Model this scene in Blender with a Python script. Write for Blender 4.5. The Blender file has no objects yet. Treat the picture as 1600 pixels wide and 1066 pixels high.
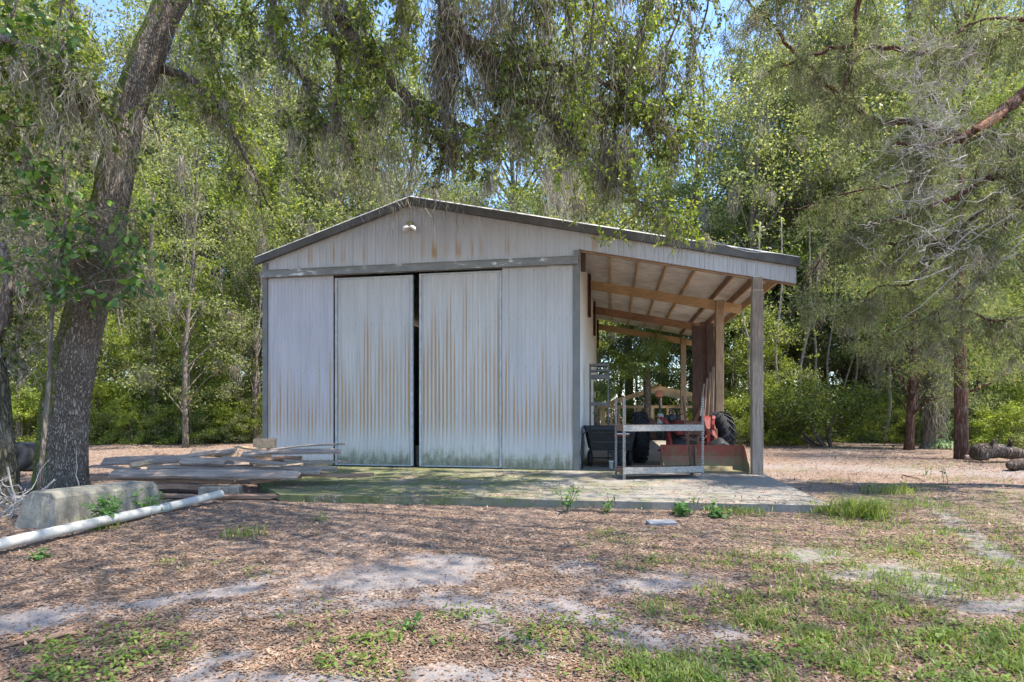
import bpy, math, random
import numpy as np
from mathutils import Vector, Matrix
R_ = math.radians
sc = bpy.context.scene
# ------------------------------------------------------------------ camera
CAMH, F, VH = 1.55, 900.0, 640.0
cam_d = bpy.data.cameras.new('camera'); cam = bpy.data.objects.new('camera', cam_d)
sc.collection.objects.link(cam); sc.camera = cam
cam.location = (0, 0, CAMH); cam.rotation_euler = (R_(90), 0, 0)
cam_d.sensor_width = 36; cam_d.lens = 36*F/1600; cam_d.shift_y = (VH-533)/1600
cam_d.clip_end = 2000
# ------------------------------------------------------------------ light
SUN_EL, SUN_AZ = 64, 101          # azimuth from +Y towards +X
wd = bpy.data.worlds.new('World'); sc.world = wd; wd.use_nodes = True
wn = wd.node_tree; sky = wn.nodes.new('ShaderNodeTexSky'); sky.sky_type = 'NISHITA'; sky.sun_disc = False
sky.sun_elevation = R_(SUN_EL); sky.sun_rotation = R_(SUN_AZ); sky.altitude = 0; sky.air_density = 1.0; sky.dust_density = 0.2; sky.ozone_density = 6.0
bg = wn.nodes['Background']; bg.inputs[1].default_value = 0.14
tint = wn.nodes.new('ShaderNodeMix'); tint.data_type = 'RGBA'; tint.blend_type = 'MULTIPLY'; tint.inputs[0].default_value = 1; tint.inputs[7].default_value = (.86,.83,.80,1)
wn.links.new(sky.outputs[0], tint.inputs[6]); wn.links.new(tint.outputs[2], bg.inputs[0])
sl = bpy.data.lights.new('sun', 'SUN'); sl.energy = 2.75; sl.angle = R_(0.55); sl.color = (1, .93, .82)
so = bpy.data.objects.new('sun', sl); sc.collection.objects.link(so)
S = Vector((math.sin(R_(SUN_AZ))*math.cos(R_(SUN_EL)), math.cos(R_(SUN_AZ))*math.cos(R_(SUN_EL)), math.sin(R_(SUN_EL))))
so.rotation_euler = S.to_track_quat('Z', 'Y').to_euler(); so.location = (0, 0, 40)
sc.view_settings.view_transform = 'Standard'; sc.view_settings.look = 'None'
sc.view_settings.exposure = 2.08; sc.view_settings.gamma = 1
cy = sc.cycles
cy.use_denoising = True; cy.max_bounces = 8; cy.diffuse_bounces = 6; cy.transmission_bounces = 4; cy.glossy_bounces = 2
cy.transparent_max_bounces = 4; cy.caustics_reflective = False; cy.caustics_refractive = False
# ------------------------------------------------------------------ helpers
rng = np.random.default_rng(11); random.seed(5)
def link(o, parent=None):
    sc.collection.objects.link(o)
    if parent: o.parent = parent
    return o
def tag(o, label=None, cat=None, group=None, kind=None):
    if label: o['label'] = label
    if cat: o['category'] = cat
    if group: o['group'] = group
    if kind: o['kind'] = kind
    return o
def empty(name, loc, label, cat, group=None, rz=0):
    o = bpy.data.objects.new(name, None); link(o); o.location = loc; o.rotation_euler = (0, 0, rz)
    return tag(o, label, cat, group)
def copy_tree(o, parent=None):
    c = o.copy(); sc.collection.objects.link(c); c.parent = parent
    for ch in list(o.children): copy_tree(ch, c)
    return c
def W(u, v, Y): return Vector(((u-800)/F*Y, Y, CAMH-(v-VH)/F*Y))
def Gp(u, v, z=0.0):
    Y = (CAMH-z)*F/(v-VH); return Vector(((u-800)/F*Y, Y, z))
TH = math.atan(160/900); CO, SI = math.cos(TH), math.sin(TH)
O = Vector((1.603, 13.74, 0))
def P(s, t, z=0.0): return Vector((O.x+CO*s+SI*t, O.y-SI*s+CO*t, z))
def s_of(u):
    a = (u-800)/F; return (a*13.74-1.603)/(CO+SI*a)
def z_of(u, v):
    return CAMH-(v-VH)/F*(13.74-SI*s_of(u))
class MB:
    def __init__(s): s.v = []; s.f = []
    def add(s, vs, fs):
        n = len(s.v); s.v += [tuple(p) for p in vs]; s.f += [tuple(i+n for i in f) for f in fs]; return s
    def box(s, x0, x1, y0, y1, z0, z1, M=None):
        vs = [Vector(p) for p in ((x0,y0,z0),(x1,y0,z0),(x1,y1,z0),(x0,y1,z0),(x0,y0,z1),(x1,y0,z1),(x1,y1,z1),(x0,y1,z1))]
        if M is not None: vs = [M@p for p in vs]
        return s.add(vs, [(3,2,1,0),(4,5,6,7),(0,1,5,4),(1,2,6,5),(2,3,7,6),(3,0,4,7)])
    def prism(s, prof, a, b, M=None):
        """profile [(p,q)] in local YZ, extruded along x from a to b"""
        n = len(prof); vs = [Vector((a,p,q)) for p,q in prof]+[Vector((b,p,q)) for p,q in prof]
        if M is not None: vs = [M@p for p in vs]
        return s.add(vs, [tuple(range(n))[::-1], tuple(range(n,2*n))]+[(i,(i+1)%n,n+(i+1)%n,n+i) for i in range(n)])
    def bar(s, a, b, w, h, up=(0,0,1), jitter=0):
        a, b = Vector(a), Vector(b); d = (b-a); L = d.length; d.normalize(); up = Vector(up)
        x = d.cross(up).normalized(); y = x.cross(d).normalized()
        M = Matrix.Translation(a)@Matrix((x, d, y)).transposed().to_4x4()
        return s.box(-w/2, w/2, 0, L, -h/2, h/2, M)
    def tube(s, pts, rad, n=8, cap=True, noise=0, seed=0, ridge=0):
        pts = [Vector(p) for p in pts]
        if not hasattr(rad, '__len__'): rad = [rad]*len(pts)
        vs = []; m = len(pts); ref = None
        rr = random.Random(seed)
        for i, p in enumerate(pts):
            d = (pts[min(i+1,m-1)]-pts[max(i-1,0)]).normalized()
            if ref is None: ref = Vector((1,0,0)) if abs(d.x) < .8 else Vector((0,1,0))
            x = (ref-d*ref.dot(d)).normalized(); y = d.cross(x); ref = x
            for k in range(n):
                a = 2*math.pi*k/n; r = rad[i]*(1+(rr.uniform(-noise,noise) if noise else 0)+ridge*(math.sin(a*3+seed+i*.15)+.6*math.sin(a*7+seed*2+i*.1)+.4*math.sin(a*11+i*.3)))
                vs.append(p+x*(r*math.cos(a))+y*(r*math.sin(a)))
        fs = [(i*n+k, i*n+(k+1)%n, (i+1)*n+(k+1)%n, (i+1)*n+k) for i in range(m-1) for k in range(n)]
        if cap: fs += [tuple(range(n))[::-1], tuple(range((m-1)*n, m*n))]
        return s.add(vs, fs)
    def lathe(s, prof, M=None, n=24):
        """prof [(r,h)] about local z"""
        vs = []
        for r, h in prof:
            for k in range(n):
                a = 2*math.pi*k/n; p = Vector((r*math.cos(a), r*math.sin(a), h)); vs.append(M@p if M is not None else p)
        m = len(prof)
        fs = [(i*n+k, i*n+(k+1)%n, (i+1)*n+(k+1)%n, (i+1)*n+k) for i in range(m-1) for k in range(n)]
        fs += [tuple(range(n))[::-1], tuple(range((m-1)*n, m*n))]
        return s.add(vs, fs)
    def build(s, name, mat, parent=None, smooth=False, bevel=0):
        me = bpy.data.meshes.new(name); me.from_pydata(s.v, [], s.f); me.materials.append(mat)
        if smooth: me.polygons.foreach_set('use_smooth', [True]*len(me.polygons))
        o = bpy.data.objects.new(name, me); link(o, parent)
        if bevel:
            b = o.modifiers.new('bevel', 'BEVEL'); b.width = bevel; b.segments = 2; b.limit_method = 'ANGLE'; b.angle_limit = R_(40)
        return o
def face_mesh(name, arr, mat, parent=None):
    """arr (N,k,3): N separate k-gons"""
    N, k, _ = arr.shape
    me = bpy.data.meshes.new(name); me.vertices.add(N*k); me.vertices.foreach_set('co', arr.astype(np.float32).ravel())
    me.loops.add(N*k); me.loops.foreach_set('vertex_index', np.arange(N*k, dtype=np.int32))
    me.polygons.add(N); me.polygons.foreach_set('loop_start', np.arange(0, N*k, k, dtype=np.int32))
    me.polygons.foreach_set('loop_total', np.full(N, k, dtype=np.int32))
    me.update(calc_edges=True); me.materials.append(mat)
    o = link(bpy.data.objects.new(name, me), parent)
    if name == 'spanish_moss': o['kind'] = 'stuff'
    return o
def nrm(a): return a/np.maximum(np.linalg.norm(a, axis=-1, keepdims=True), 1e-9)
def leaves(c, L, ratio=.5, droop=.3, six=False, flat=0.0, dirs=None, r=None):
    r = r or rng; n = len(c)
    ax = r.normal(size=(n,3)) if dirs is None else dirs+r.normal(size=(n,3))*.5
    ax[:,2] -= droop; ax = nrm(ax)
    if flat: ax[:,2] *= (1-flat); ax = nrm(ax)
    up = r.normal(size=(n,3))*(1-flat); up[:,2] += .6+flat*3
    sd = nrm(np.cross(ax, up)); nn = np.cross(sd, ax)
    l = (L*r.uniform(.6,1.25,n))[:,None] if not hasattr(L,'shape') else L[:,None]
    w = l*ratio*.5
    if six:
        q = [c, c+ax*l*.3+sd*w, c+ax*l*.7+sd*w*.8, c+ax*l-nn*l*.12, c+ax*l*.7-sd*w*.8, c+ax*l*.3-sd*w]
    else:
        q = [c, c+ax*l*.45+sd*w, c+ax*l-nn*l*.1, c+ax*l*.45-sd*w]
    return np.stack(q, 1)
def moss_strips(tops, length, width=.02, r=None, wob=.05):
    """hanging ribbons, (N*3,4,3) quads tapering down"""
    r = r or rng; n = len(tops); out = []
    l = length*r.uniform(.35,1.0,n); a = r.uniform(0,np.pi,n); sd = np.stack([np.cos(a),np.sin(a),np.zeros(n)],1)
    p = tops.copy(); K = 6; ws = [.8,1.2,1.1,.9,.7,.45,.1]
    w = width*r.uniform(.6,1.4,n)
    for k in range(K):
        q = p+r.normal(size=(n,3))*(wob*l[:,None]*.55+.006); q[:,2] = p[:,2]-l/K
        a0 = (w*ws[k]/2)[:,None]*sd; a1 = (w*ws[k+1]/2)[:,None]*sd
        out.append(np.stack([p-a0,p+a0,q+a1,q-a1],1)); p = q
    return np.concatenate(out)
# ------------------------------------------------------------------ materials
class NT:
    def __init__(s, name):
        s.m = bpy.data.materials.new(name); s.m.use_nodes = True; s.t = s.m.node_tree; s.n = s.t.nodes; s.l = s.t.links
        s.bs = s.n['Principled BSDF']; s.out = s.n['Material Output']
        s.bs.inputs['Specular IOR Level'].default_value = .3
    def node(s, typ, **kw):
        n = s.n.new(typ)
        for k, v in kw.items(): setattr(n, k, v)
        return n
    def put(s, v, sock):
        if hasattr(v, 'is_linked') or hasattr(v, 'links'): s.l.new(v, sock)
        elif isinstance(v, (tuple, list)) and len(v) == 3 and sock.type == 'RGBA': sock.default_value = (*v, 1)
        else: sock.default_value = v
    def obj(s): return s.node('ShaderNodeTexCoord').outputs['Object']
    def world(s): return s.node('ShaderNodeNewGeometry').outputs['Position']
    def map(s, vec, scale=(1,1,1), loc=(0,0,0)):
        n = s.node('ShaderNodeMapping'); s.put(vec, n.inputs[0]); n.inputs['Scale'].default_value = scale; n.inputs['Location'].default_value = loc
        return n.outputs[0]
    def noise(s, vec, scale=5, detail=4, rough=.55, out=0, dist=0):
        n = s.node('ShaderNodeTexNoise'); s.put(vec, n.inputs['Vector']); n.inputs['Scale'].default_value = scale
        n.inputs['Detail'].default_value = detail; n.inputs['Roughness'].default_value = rough; n.inputs['Distortion'].default_value = dist
        return n.outputs[out]
    def voro(s, vec, scale=5, feature='F1', out='Distance', rand=1):
        n = s.node('ShaderNodeTexVoronoi', feature=feature); s.put(vec, n.inputs['Vector']); n.inputs['Scale'].default_value = scale
        n.inputs['Randomness'].default_value = rand
        return n.outputs[out]
    def math(s, op, a, b=0.0, clamp=False):
        n = s.node('ShaderNodeMath', operation=op, use_clamp=clamp); s.put(a, n.inputs[0]); s.put(b, n.inputs[1]); return n.outputs[0]
    def rng(s, v, a, b, c=0.0, d=1.0):
        n = s.node('ShaderNodeMapRange'); n.interpolation_type = 'SMOOTHSTEP'; s.put(v, n.inputs[0])
        for i, x in enumerate((a,b,c,d)): n.inputs[i+1].default_value = x
        return n.outputs[0]
    def ramp(s, v, stops):
        n = s.node('ShaderNodeValToRGB'); s.put(v, n.inputs[0]); e = n.color_ramp.elements
        while len(e) < len(stops): e.new(.5)
        for i, (p, c) in enumerate(stops): e[i].position = p; e[i].color = (*c, 1)
        return n.outputs[0]
    def mix(s, f, a, b, bt='MIX'):
        n = s.node('ShaderNodeMix', data_type='RGBA', blend_type=bt); s.put(f, n.inputs[0]); s.put(a, n.inputs[6]); s.put(b, n.inputs[7]); return n.outputs[2]
    def sep(s, v):
        n = s.node('ShaderNodeSeparateXYZ'); s.put(v, n.inputs[0]); return n.outputs
    def attr(s, name): return s.node('ShaderNodeAttribute', attribute_name=name).outputs['Fac']
    def bump(s, h, strength=.5, dist=.01):
        n = s.node('ShaderNodeBump'); s.put(h, n.inputs['Height']); n.inputs['Strength'].default_value = strength; n.inputs['Distance'].default_value = dist
        s.l.new(n.outputs[0], s.bs.inputs['Normal']); return n.outputs[0]
    def col(s, c): s.put(c, s.bs.inputs['Base Color'])
    def rough(s, v): s.put(v, s.bs.inputs['Roughness'])
def simple(name, c, rough=.7, var=.25, scale=8, metal=0, bump=.15):
    t = NT(name); n = t.noise(t.obj(), scale, 6)
    c2 = tuple(max(0, x*(1-var)) for x in c); c3 = tuple(min(1, x*(1+var)) for x in c)
    t.col(t.ramp(n, [(.3, c2), (.7, c3)])); t.rough(rough); t.bs.inputs['Metallic'].default_value = metal
    if bump: t.bump(n, bump)
    return t.m
def leaf_mat(name, cols, trans=.45, gloss=.25, tint=(1.25,1.22,.55)):
    t = NT(name); ri = t.node('ShaderNodeNewGeometry').outputs['Random Per Island']
    k = len(cols); c = t.ramp(ri, [(i/(k-1), cc) for i, cc in enumerate(cols)])
    t.col(c); t.rough(.45); t.bs.inputs['Specular IOR Level'].default_value = gloss
    tr = t.node('ShaderNodeBsdfTranslucent'); t.put(t.mix(1.0, c, (*tint,), 'MULTIPLY'), tr.inputs[0])
    m = t.node('ShaderNodeMixShader'); m.inputs[0].default_value = trans
    t.l.new(t.bs.outputs[0], m.inputs[1]); t.l.new(tr.outputs[0], m.inputs[2]); t.l.new(m.outputs[0], t.out.inputs[0])
    return t.m
def bark_mat(name, dark, light, moss=(.10,.12,.02), mossamt=0, zs=.28, scale=26, bstr=.9, crack=.30):
    t = NT(name); o = t.obj(); w = t.map(o, (1,1,zs))
    wn_ = t.noise(w, 9, 3, out=1); wv = t.mix(.14, w, wn_)
    v = t.voro(wv, scale, 'DISTANCE_TO_EDGE'); n = t.noise(w, 30, 6, .65)
    cr = t.rng(v, .0, crack)
    h = t.math('ADD', t.math('MULTIPLY', cr, 1.3), t.math('MULTIPLY', n, .6))
    c = t.mix(cr, dark, light); c = t.mix(t.rng(n, .35, .7, 0, .55), c, tuple(x*.55 for x in light)); 
    big = t.noise(o, 2.2, 5); c = t.mix(t.rng(big, .5, .72, 0, .4), c, (.36,.33,.28))
    if mossamt:
        g = t.node('ShaderNodeNewGeometry'); x = t.sep(g.outputs['Normal'])[0]
        mk = t.math('ADD', t.math('MULTIPLY', x, -.55), t.math('MULTIPLY', t.noise(o, 6, 6, .7), mossamt))
        c = t.mix(t.rng(mk, .52, .74), c, t.ramp(t.noise(o, 40, 3), [(.35, tuple(m*.5 for m in moss)), (.65, tuple(m*1.5 for m in moss))]))
    t.col(c); t.rough(.92); t.bump(h, bstr, .03); return t.m
def wood_mat(name, a, b, rough=.8, grain=(1,12,12), sc_=3, streak=.5):
    t = NT(name); o = t.obj(); g = t.noise(t.map(o, grain), sc_, 6, .65, dist=.6); n2 = t.noise(o, 1.3, 3)
    c = t.ramp(g, [(.32, a), (.62, b)]); c = t.mix(t.rng(n2, .35, .65, 0, streak), c, tuple(x*.55 for x in a))
    t.col(c); t.rough(rough); t.bump(g, .35, .006); return t.m
def sheet_metal(name, base=(.50,.505,.54), rust=.5, rtop=3.0, pitch=.1, grime=1.0, seed=0, algae=.55, gab=False):
    t = NT(name); o = t.obj(); X, Y, Z = t.sep(o)
    v1 = t.map(o, (1.0/pitch*.55, 0, .10), (seed*3.7, 0, seed)); a = t.noise(v1, 1.0, 2, .5)
    hn = t.noise(t.map(o, (3.1, 0, 0), (seed*7.1,0,0)), 1.0, 5, .8)
    wn1 = t.node('ShaderNodeTexWhiteNoise', noise_dimensions='1D'); t.put(t.math('FLOOR', t.math('ADD', t.math('DIVIDE', X, pitch), seed*11.3+.25)), wn1.inputs['W']); g1 = wn1.outputs['Value']
    g2 = t.sep(wn1.outputs['Color'])[1]
    lim = t.math('ADD', t.math('ADD', t.math('MULTIPLY', hn, 2.2), t.math('MULTIPLY', g1, 2.0)), rtop-2.4)
    below = t.rng(t.math('SUBTRACT', lim, Z), -.1, 1.2)
    low = t.rng(Z, .35, 1.3) if not gab else t.rng(Z, 5.2, 5.45)
    if gab: below = t.rng(t.math('SUBTRACT', t.math('ADD', t.math('MULTIPLY', hn, 1.6), 5.05), Z), -.05, .4)
    st = t.math('SINE', t.math('MULTIPLY', X, 2*math.pi/pitch)); st = t.rng(st, -.45, .55)
    fine = t.noise(t.map(o, (60, 0, 1.2)), 1.0, 4, .6)
    m = t.math('MULTIPLY', t.math('MULTIPLY', below, st), t.rng(a, .62-rust*.5, .72-rust*.35))
    m = t.math('MULTIPLY', m, low); m = t.math('MULTIPLY', m, t.rng(fine, .25, .6, .45, 1))
    m = t.math('MULTIPLY', m, t.rng(g2, 0, .6, .4, 1.25), True)
    c = t.mix(t.rng(t.noise(t.map(o, (2.5, 0, .35)), 1.5, 5, .6), .3, .75, 0, .75), base, tuple(x*.80 for x in base))
    c = t.mix(t.rng(fine, .4, .75, 0, .35*grime), c, (.33,.31,.27))
    c = t.mix(m, c, t.ramp(fine, [(.3, (.26,.13,.045)), (.5, (.40,.24,.10)), (.75, (.44,.32,.19))]))
    # white washed-out band and black/green algae at the foot
    if not gab:
        e = t.noise(t.map(o, (34, 0, 34)), 1.0, 9, .85); e2 = t.noise(t.map(o, (7, 0, 3.0), (seed,0,0)), 1.0, 4, .7)
        dens = t.math('ADD', t.rng(Z, .12, algae*1.25, .42, -.12), t.math('MULTIPLY', t.math('SUBTRACT', e2, .5), .7))
        c = t.mix(t.rng(Z, .3, 1.5, .45, 0), c, (.58,.58,.57))
        c = t.mix(t.rng(t.math('ADD', e, dens), .5, .95, 0, .6), c, (.25,.26,.12))
        c = t.mix(t.rng(t.math('ADD', e, dens), .70, .98, 0, .7), c, (.085,.085,.055))
    fx = t.math('ABSOLUTE', t.math('SUBTRACT', t.math('FRACT', t.math('DIVIDE', X, pitch*(2 if pitch < .2 else 1))), .62)); fz = t.math('ABSOLUTE', t.math('SUBTRACT', t.math('FRACT', t.math('ADD', t.math('DIVIDE', Z, 1.17), .31)), .5))
    scr = t.math('MULTIPLY', t.math('LESS_THAN', t.math('MULTIPLY', fx, pitch*(2 if pitch < .2 else 1)), .009), t.math('LESS_THAN', fz, .008))
    c = t.mix(t.math('MULTIPLY', scr, .75), c, (.10,.08,.07))
    sm1 = t.math('ABSOLUTE', t.math('SUBTRACT', t.math('FRACT', t.math('ADD', t.math('DIVIDE', X, .915), .37)), .5)); c = t.mix(t.math('MULTIPLY', t.math('LESS_THAN', sm1, .006), .5), c, (.16,.15,.14))
    t.col(c); t.rough(t.rng(fine, .2, .8, .38, .6)); t.bs.inputs['Metallic'].default_value = .0
    t.bs.inputs['Specular IOR Level'].default_value = .45
    t.bump(t.noise(o, 3.0, 3), .25, .03); return t.m
M = {}
M['gable'] = sheet_metal('gable_metal', (.50,.485,.49), .20, 6, .305, .8, 3, gab=True)
M['wallA'] = sheet_metal('painted_metal_left', (.50,.48,.52), .75, 3.2, .1, .6, 1, .35)
M['doorL'] = sheet_metal('door_metal_left', (.53,.51,.50), 1.9, 3.8, .1, 1.0, 5, .75)
M['doorR'] = sheet_metal('door_metal_right', (.54,.52,.505), 2.1, 4.5, .1, 1.0, 8, .8)
M['wallB'] = sheet_metal('painted_metal_right', (.49,.47,.465), .75, 3.2, .1, .6, 12, .7)
M['side'] = sheet_metal('side_wall_metal', (.66,.64,.60), .0, 1, .305, .4, 4, .3)
M['trim'] = simple('grey_trim', (.17,.165,.155), .55, .2, 3)
M['fascia'] = simple('dark_fascia', (.10,.09,.08), .5, .25, 4)
def rail_mat():
    t = NT('rail_metal'); o = t.obj(); n = t.noise(t.map(o, (1.2,4,4)), 2.2, 4, .6)
    t.col(t.ramp(n, [(.40, (.19,.185,.175)), (.60, (.24,.235,.225)), (.65, (.62,.62,.61))])); t.rough(.5); return t.m
M['rail'] = rail_mat()
M['roofmetal'] = simple('galvanised_roof', (.76,.74,.71), .42, .2, 2.2, 0, .1)
M['pine'] = wood_mat('new_pine', (.45,.29,.15), (.68,.49,.28), .7, (1,14,14), 3, .35)
M['pine_d'] = wood_mat('aged_pine', (.22,.13,.08), (.40,.25,.15), .75, (1,14,14), 3, .4)
M['post'] = wood_mat('weathered_post', (.19,.145,.11), (.38,.30,.24), .85, (14,14,1), 3, .4)
M['post2'] = wood_mat('treated_post', (.27,.175,.11), (.48,.34,.23), .85, (14,14,1), 3, .25)
M['darkwood'] = wood_mat('dark_boards', (.035,.02,.013), (.12,.06,.035), .8, (16,16,1), 3, .5)
M['plank'] = wood_mat('grey_planks', (.15,.11,.085), (.42,.33,.27), .9, (20,1,20), 2.5, .3)
M['plank_r'] = wood_mat('brown_planks', (.17,.095,.06), (.38,.24,.165), .9, (20,1,20), 2.5, .3)
M['plank_o'] = wood_mat('fresh_cut_wood', (.38,.22,.12), (.60,.42,.26), .85, (8,8,8), 3, .2)
M['black'] = simple('black_plastic', (.022,.023,.026), .5, .3, 6, 0, .1)
M['rubber'] = simple('tyre_rubber', (.026,.026,.029), .8, .35, 12, 0, .3)
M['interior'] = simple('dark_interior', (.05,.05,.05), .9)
M['red'] = simple('tractor_red', (.165,.022,.018), .65, .7, 14)
M['rustb'] = simple('rusty_brown', (.13,.06,.04), .75, .35, 9)
M['engine'] = simple('engine_grease', (.05,.045,.04), .6, .6, 14)
M['white'] = simple('white_enamel', (.78,.78,.76), .4, .06, 6, 0, 0)
t = NT('weathered_pvc'); o_ = t.obj(); n1 = t.noise(o_, 14, 7, .75); n2 = t.noise(o_, 2.2, 4)
c = t.ramp(n2, [(.3,(.38,.365,.33)),(.7,(.52,.51,.48))]); c = t.mix(t.rng(n1, .52, .68, 0, .7), c, (.20,.16,.12)); t.col(c); t.rough(.5); M['pvc'] = t.m
M['rackw'] = simple('chipped_white_steel', (.31,.29,.265), .6, .35, 22)
M['rackr'] = simple('rusty_steel', (.20,.12,.085), .8, .4, 25)
M['hole'] = simple('rack_hole', (.04,.03,.03), .9)
# ------------------------------------------------------------------ ground
def fbm2(x, y, seed=0, octs=4, f0=1.0):
    """cheap value noise"""
    out = np.zeros_like(x); amp = 1; tot = 0
    for o in range(octs):
        f = f0*2**o; xi = x*f+seed*17.3; yi = y*f+seed*9.1
        x0 = np.floor(xi).astype(np.int64); y0 = np.floor(yi).astype(np.int64); fx = xi-x0; fy = yi-y0
        fx = fx*fx*(3-2*fx); fy = fy*fy*(3-2*fy)
        def h(a, b):
            n = (a*374761393+b*668265263+seed*1442695+o*97) & 0x7fffffff; n = (n ^ (n >> 13))*1274126177 & 0x7fffffff
            return ((n ^ (n >> 16)) & 0xffff)/65535.0
        v = (h(x0,y0)*(1-fx)+h(x0+1,y0)*fx)*(1-fy)+(h(x0,y0+1)*(1-fx)+h(x0+1,y0+1)*fx)*fy
        out += v*amp; tot += amp; amp *= .5
    return out/tot
def ground_h(x, y):
    d = np.hypot(x, y)
    h = (fbm2(x, y, 3, 3, .35)-.5)*.14*np.clip((y-2)/6, 0, 1)
    h += (fbm2(x, y, 4, 3, 3.0)-.5)*.03
    # flat under shed / slab
    s = (x-O.x)*CO-(y-O.y)*SI; t = (x-O.x)*SI+(y-O.y)*CO
    m = np.clip(1-np.maximum(np.maximum(-8.8-s, s-4.6), np.maximum(-5.2-t, t-15))/1.2, 0, 1)
    return h*(1-m)-.02*m
def sandmask(x, y):
    u = 800+x/np.maximum(y,.5)*F; v = VH+CAMH*F/np.maximum(y,.5)
    m = np.zeros_like(x)
    def blob(uc, vc, du, dv, ang=0, w=1):
        nonlocal m
        a = math.radians(ang); a1 = (u-uc)*math.cos(a)+(v-vc)*math.sin(a); b1 = -(u-uc)*math.sin(a)+(v-vc)*math.cos(a)
        m = np.maximum(m, w*np.exp(-(a1/(du*1.15))**2-(b1/(dv*1.35))**2))
    for b in ((80,965,190,16,-9),(280,935,190,14,-12),(430,950,180,16,-4),(620,900,170,18,-6),(560,940,120,12,0),(720,945,120,20,8),(800,990,110,18,25),
              (880,950,130,22,10),(900,885,45,14,0),(1030,1000,140,30,10),(1140,985,60,18,0),(1010,915,110,18,0),(340,1030,70,14,-10),(420,1060,200,14,0),
              (1380,900,90,16,0),(1450,915,60,22,10),(1060,1045,150,20,0),(1560,950,70,12,0),(1530,850,90,14,35),(740,1055,120,18,0),(1270,870,60,10,0),(700,870,80,8,0)):
        blob(*b)
    # sandy track running off to the right, in world space
    xc = 6.0+(y-13)*.42; tr = np.exp(-((x-(5.6+(y-12)*.62+ (y-12)**2*.012))/(1.1+.09*np.abs(y-12)))**2)*np.clip((y-8)/3,0,1)*np.clip((34-y)/6,0,1)
    tr2 = np.exp(-((y-(15.2-.38*(x-9)))/2.0)**2)*np.clip((x-5)/1.5,0,1)
    m = np.maximum(m, .62*np.maximum(tr*.8, tr2))
    return m
def greenmask(x, y):
    u = 800+x/np.maximum(y,.5)*F; v = VH+CAMH*F/np.maximum(y,.5)
    g = .16+.52*np.clip((u-900)/600,0,1)*np.clip((v-760)/60,0,1)*np.clip((1300-v)/100,0,1)+.20*np.clip((v-880)/150,0,1)
    m = np.zeros_like(x)
    for uc,vc,du,dv in ((290,880,60,10),(380,895,45,8),(170,1040,120,25),(260,990,80,14),(600,1000,110,16),(560,1040,120,18),(250,1020,110,18),(950,840,90,18),(980,880,60,14),
                        (860,1000,50,25),(1040,955,50,25),(1250,870,140,25),(1450,850,120,20),(1400,770,90,22),(1330,800,60,20),(1500,900,120,25),(1560,780,60,12),(1200,950,120,25),(1300,930,60,20),
                        (1350,1020,120,25),(1150,800,70,10),(700,960,60,12),(480,960,50,10),(1530,800,80,12),(760,1010,60,12),(1430,730,100,10),(1500,748,120,9),(1340,700,90,5),(1560,725,80,5),(1230,735,60,6),(1590,770,90,8),(1300,752,60,6),(1100,1050,120,20)):
        m = np.maximum(m, np.exp(-((u-uc)/du)**2-((v-vc)/dv)**2))
    return np.clip(g+m*.75, 0, 1)
def axis_pts(lo, hi, fine_lo, fine_hi, d, n_out):
    a = np.arange(fine_lo, fine_hi+d/2, d)
    l = fine_lo-(np.geomspace(1, fine_lo-lo+1, n_out)-1)[::-1]; r = fine_hi+(np.geomspace(1, hi-fine_hi+1, n_out)-1)
    return np.unique(np.concatenate([l, a, r]))
gx = axis_pts(-600, 600, -14, 18, .09, 40); gy = axis_pts(-40, 1200, 2.4, 30, .09, 40)
GX, GY = np.meshgrid(gx, gy); GZ = ground_h(GX, GY)
nx, ny = len(gx), len(gy)
idx = np.arange(nx*ny).reshape(ny, nx)
quads = np.stack([idx[:-1,:-1], idx[:-1,1:], idx[1:,1:], idx[1:,:-1]], -1).reshape(-1,4)
me = bpy.data.meshes.new('ground'); me.vertices.add(nx*ny); me.vertices.foreach_set('co', np.stack([GX,GY,GZ],-1).astype(np.float32).ravel())
me.loops.add(quads.size); me.loops.foreach_set('vertex_index', quads.astype(np.int32).ravel())
me.polygons.add(len(quads)); me.polygons.foreach_set('loop_start', np.arange(0, quads.size, 4, dtype=np.int32)); me.polygons.foreach_set('loop_total', np.full(len(quads), 4, dtype=np.int32))
me.update(calc_edges=True); me.polygons.foreach_set('use_smooth', np.ones(len(quads), dtype=bool))
for nm, arr in (('sand', sandmask(GX, GY)), ('green', greenmask(GX, GY))):
    at = me.attributes.new(nm, 'FLOAT', 'POINT'); at.data.foreach_set('value', arr.astype(np.float32).ravel())
t = NT('forest_floor'); w = t.world()
n1 = t.noise(w, 2.3, 6, .62); n2 = t.noise(w, 11, 5, .7); n3 = t.noise(w, 55, 4, .7)
vc = t.voro(t.mix(.03, w, t.noise(w, 30, 2, out=1)), 42, out='Color'); vb = t.sep(vc)[0]
litter = t.ramp(vb, [(.1, (.12,.075,.05)), (.4, (.23,.15,.105)), (.7, (.33,.235,.175)), (.95, (.46,.36,.28))])
litter = t.mix(t.rng(n1, .4, .65, 0, .6), litter, (.20,.135,.11))
soil = t.mix(n3, (.17,.13,.11), (.27,.215,.19))
litter = t.mix(t.rng(n2, .45, .62, 0, .6), litter, soil)
sand = t.ramp(n3, [(.3, (.20,.175,.165)), (.65, (.34,.305,.29))]); sand = t.mix(t.rng(n2,.5,.7,0,.5), sand, (.22,.18,.165))
sm = t.rng(t.math('ADD', t.attr('sand'), t.math('MULTIPLY', t.math('SUBTRACT', t.math('ADD', t.math('MULTIPLY', n1, .5), t.math('MULTIPLY', n2, .5)), .5), 2.6)), .34, .80)
c = t.mix(t.math('MULTIPLY', sm, .9), litter, sand)
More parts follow.
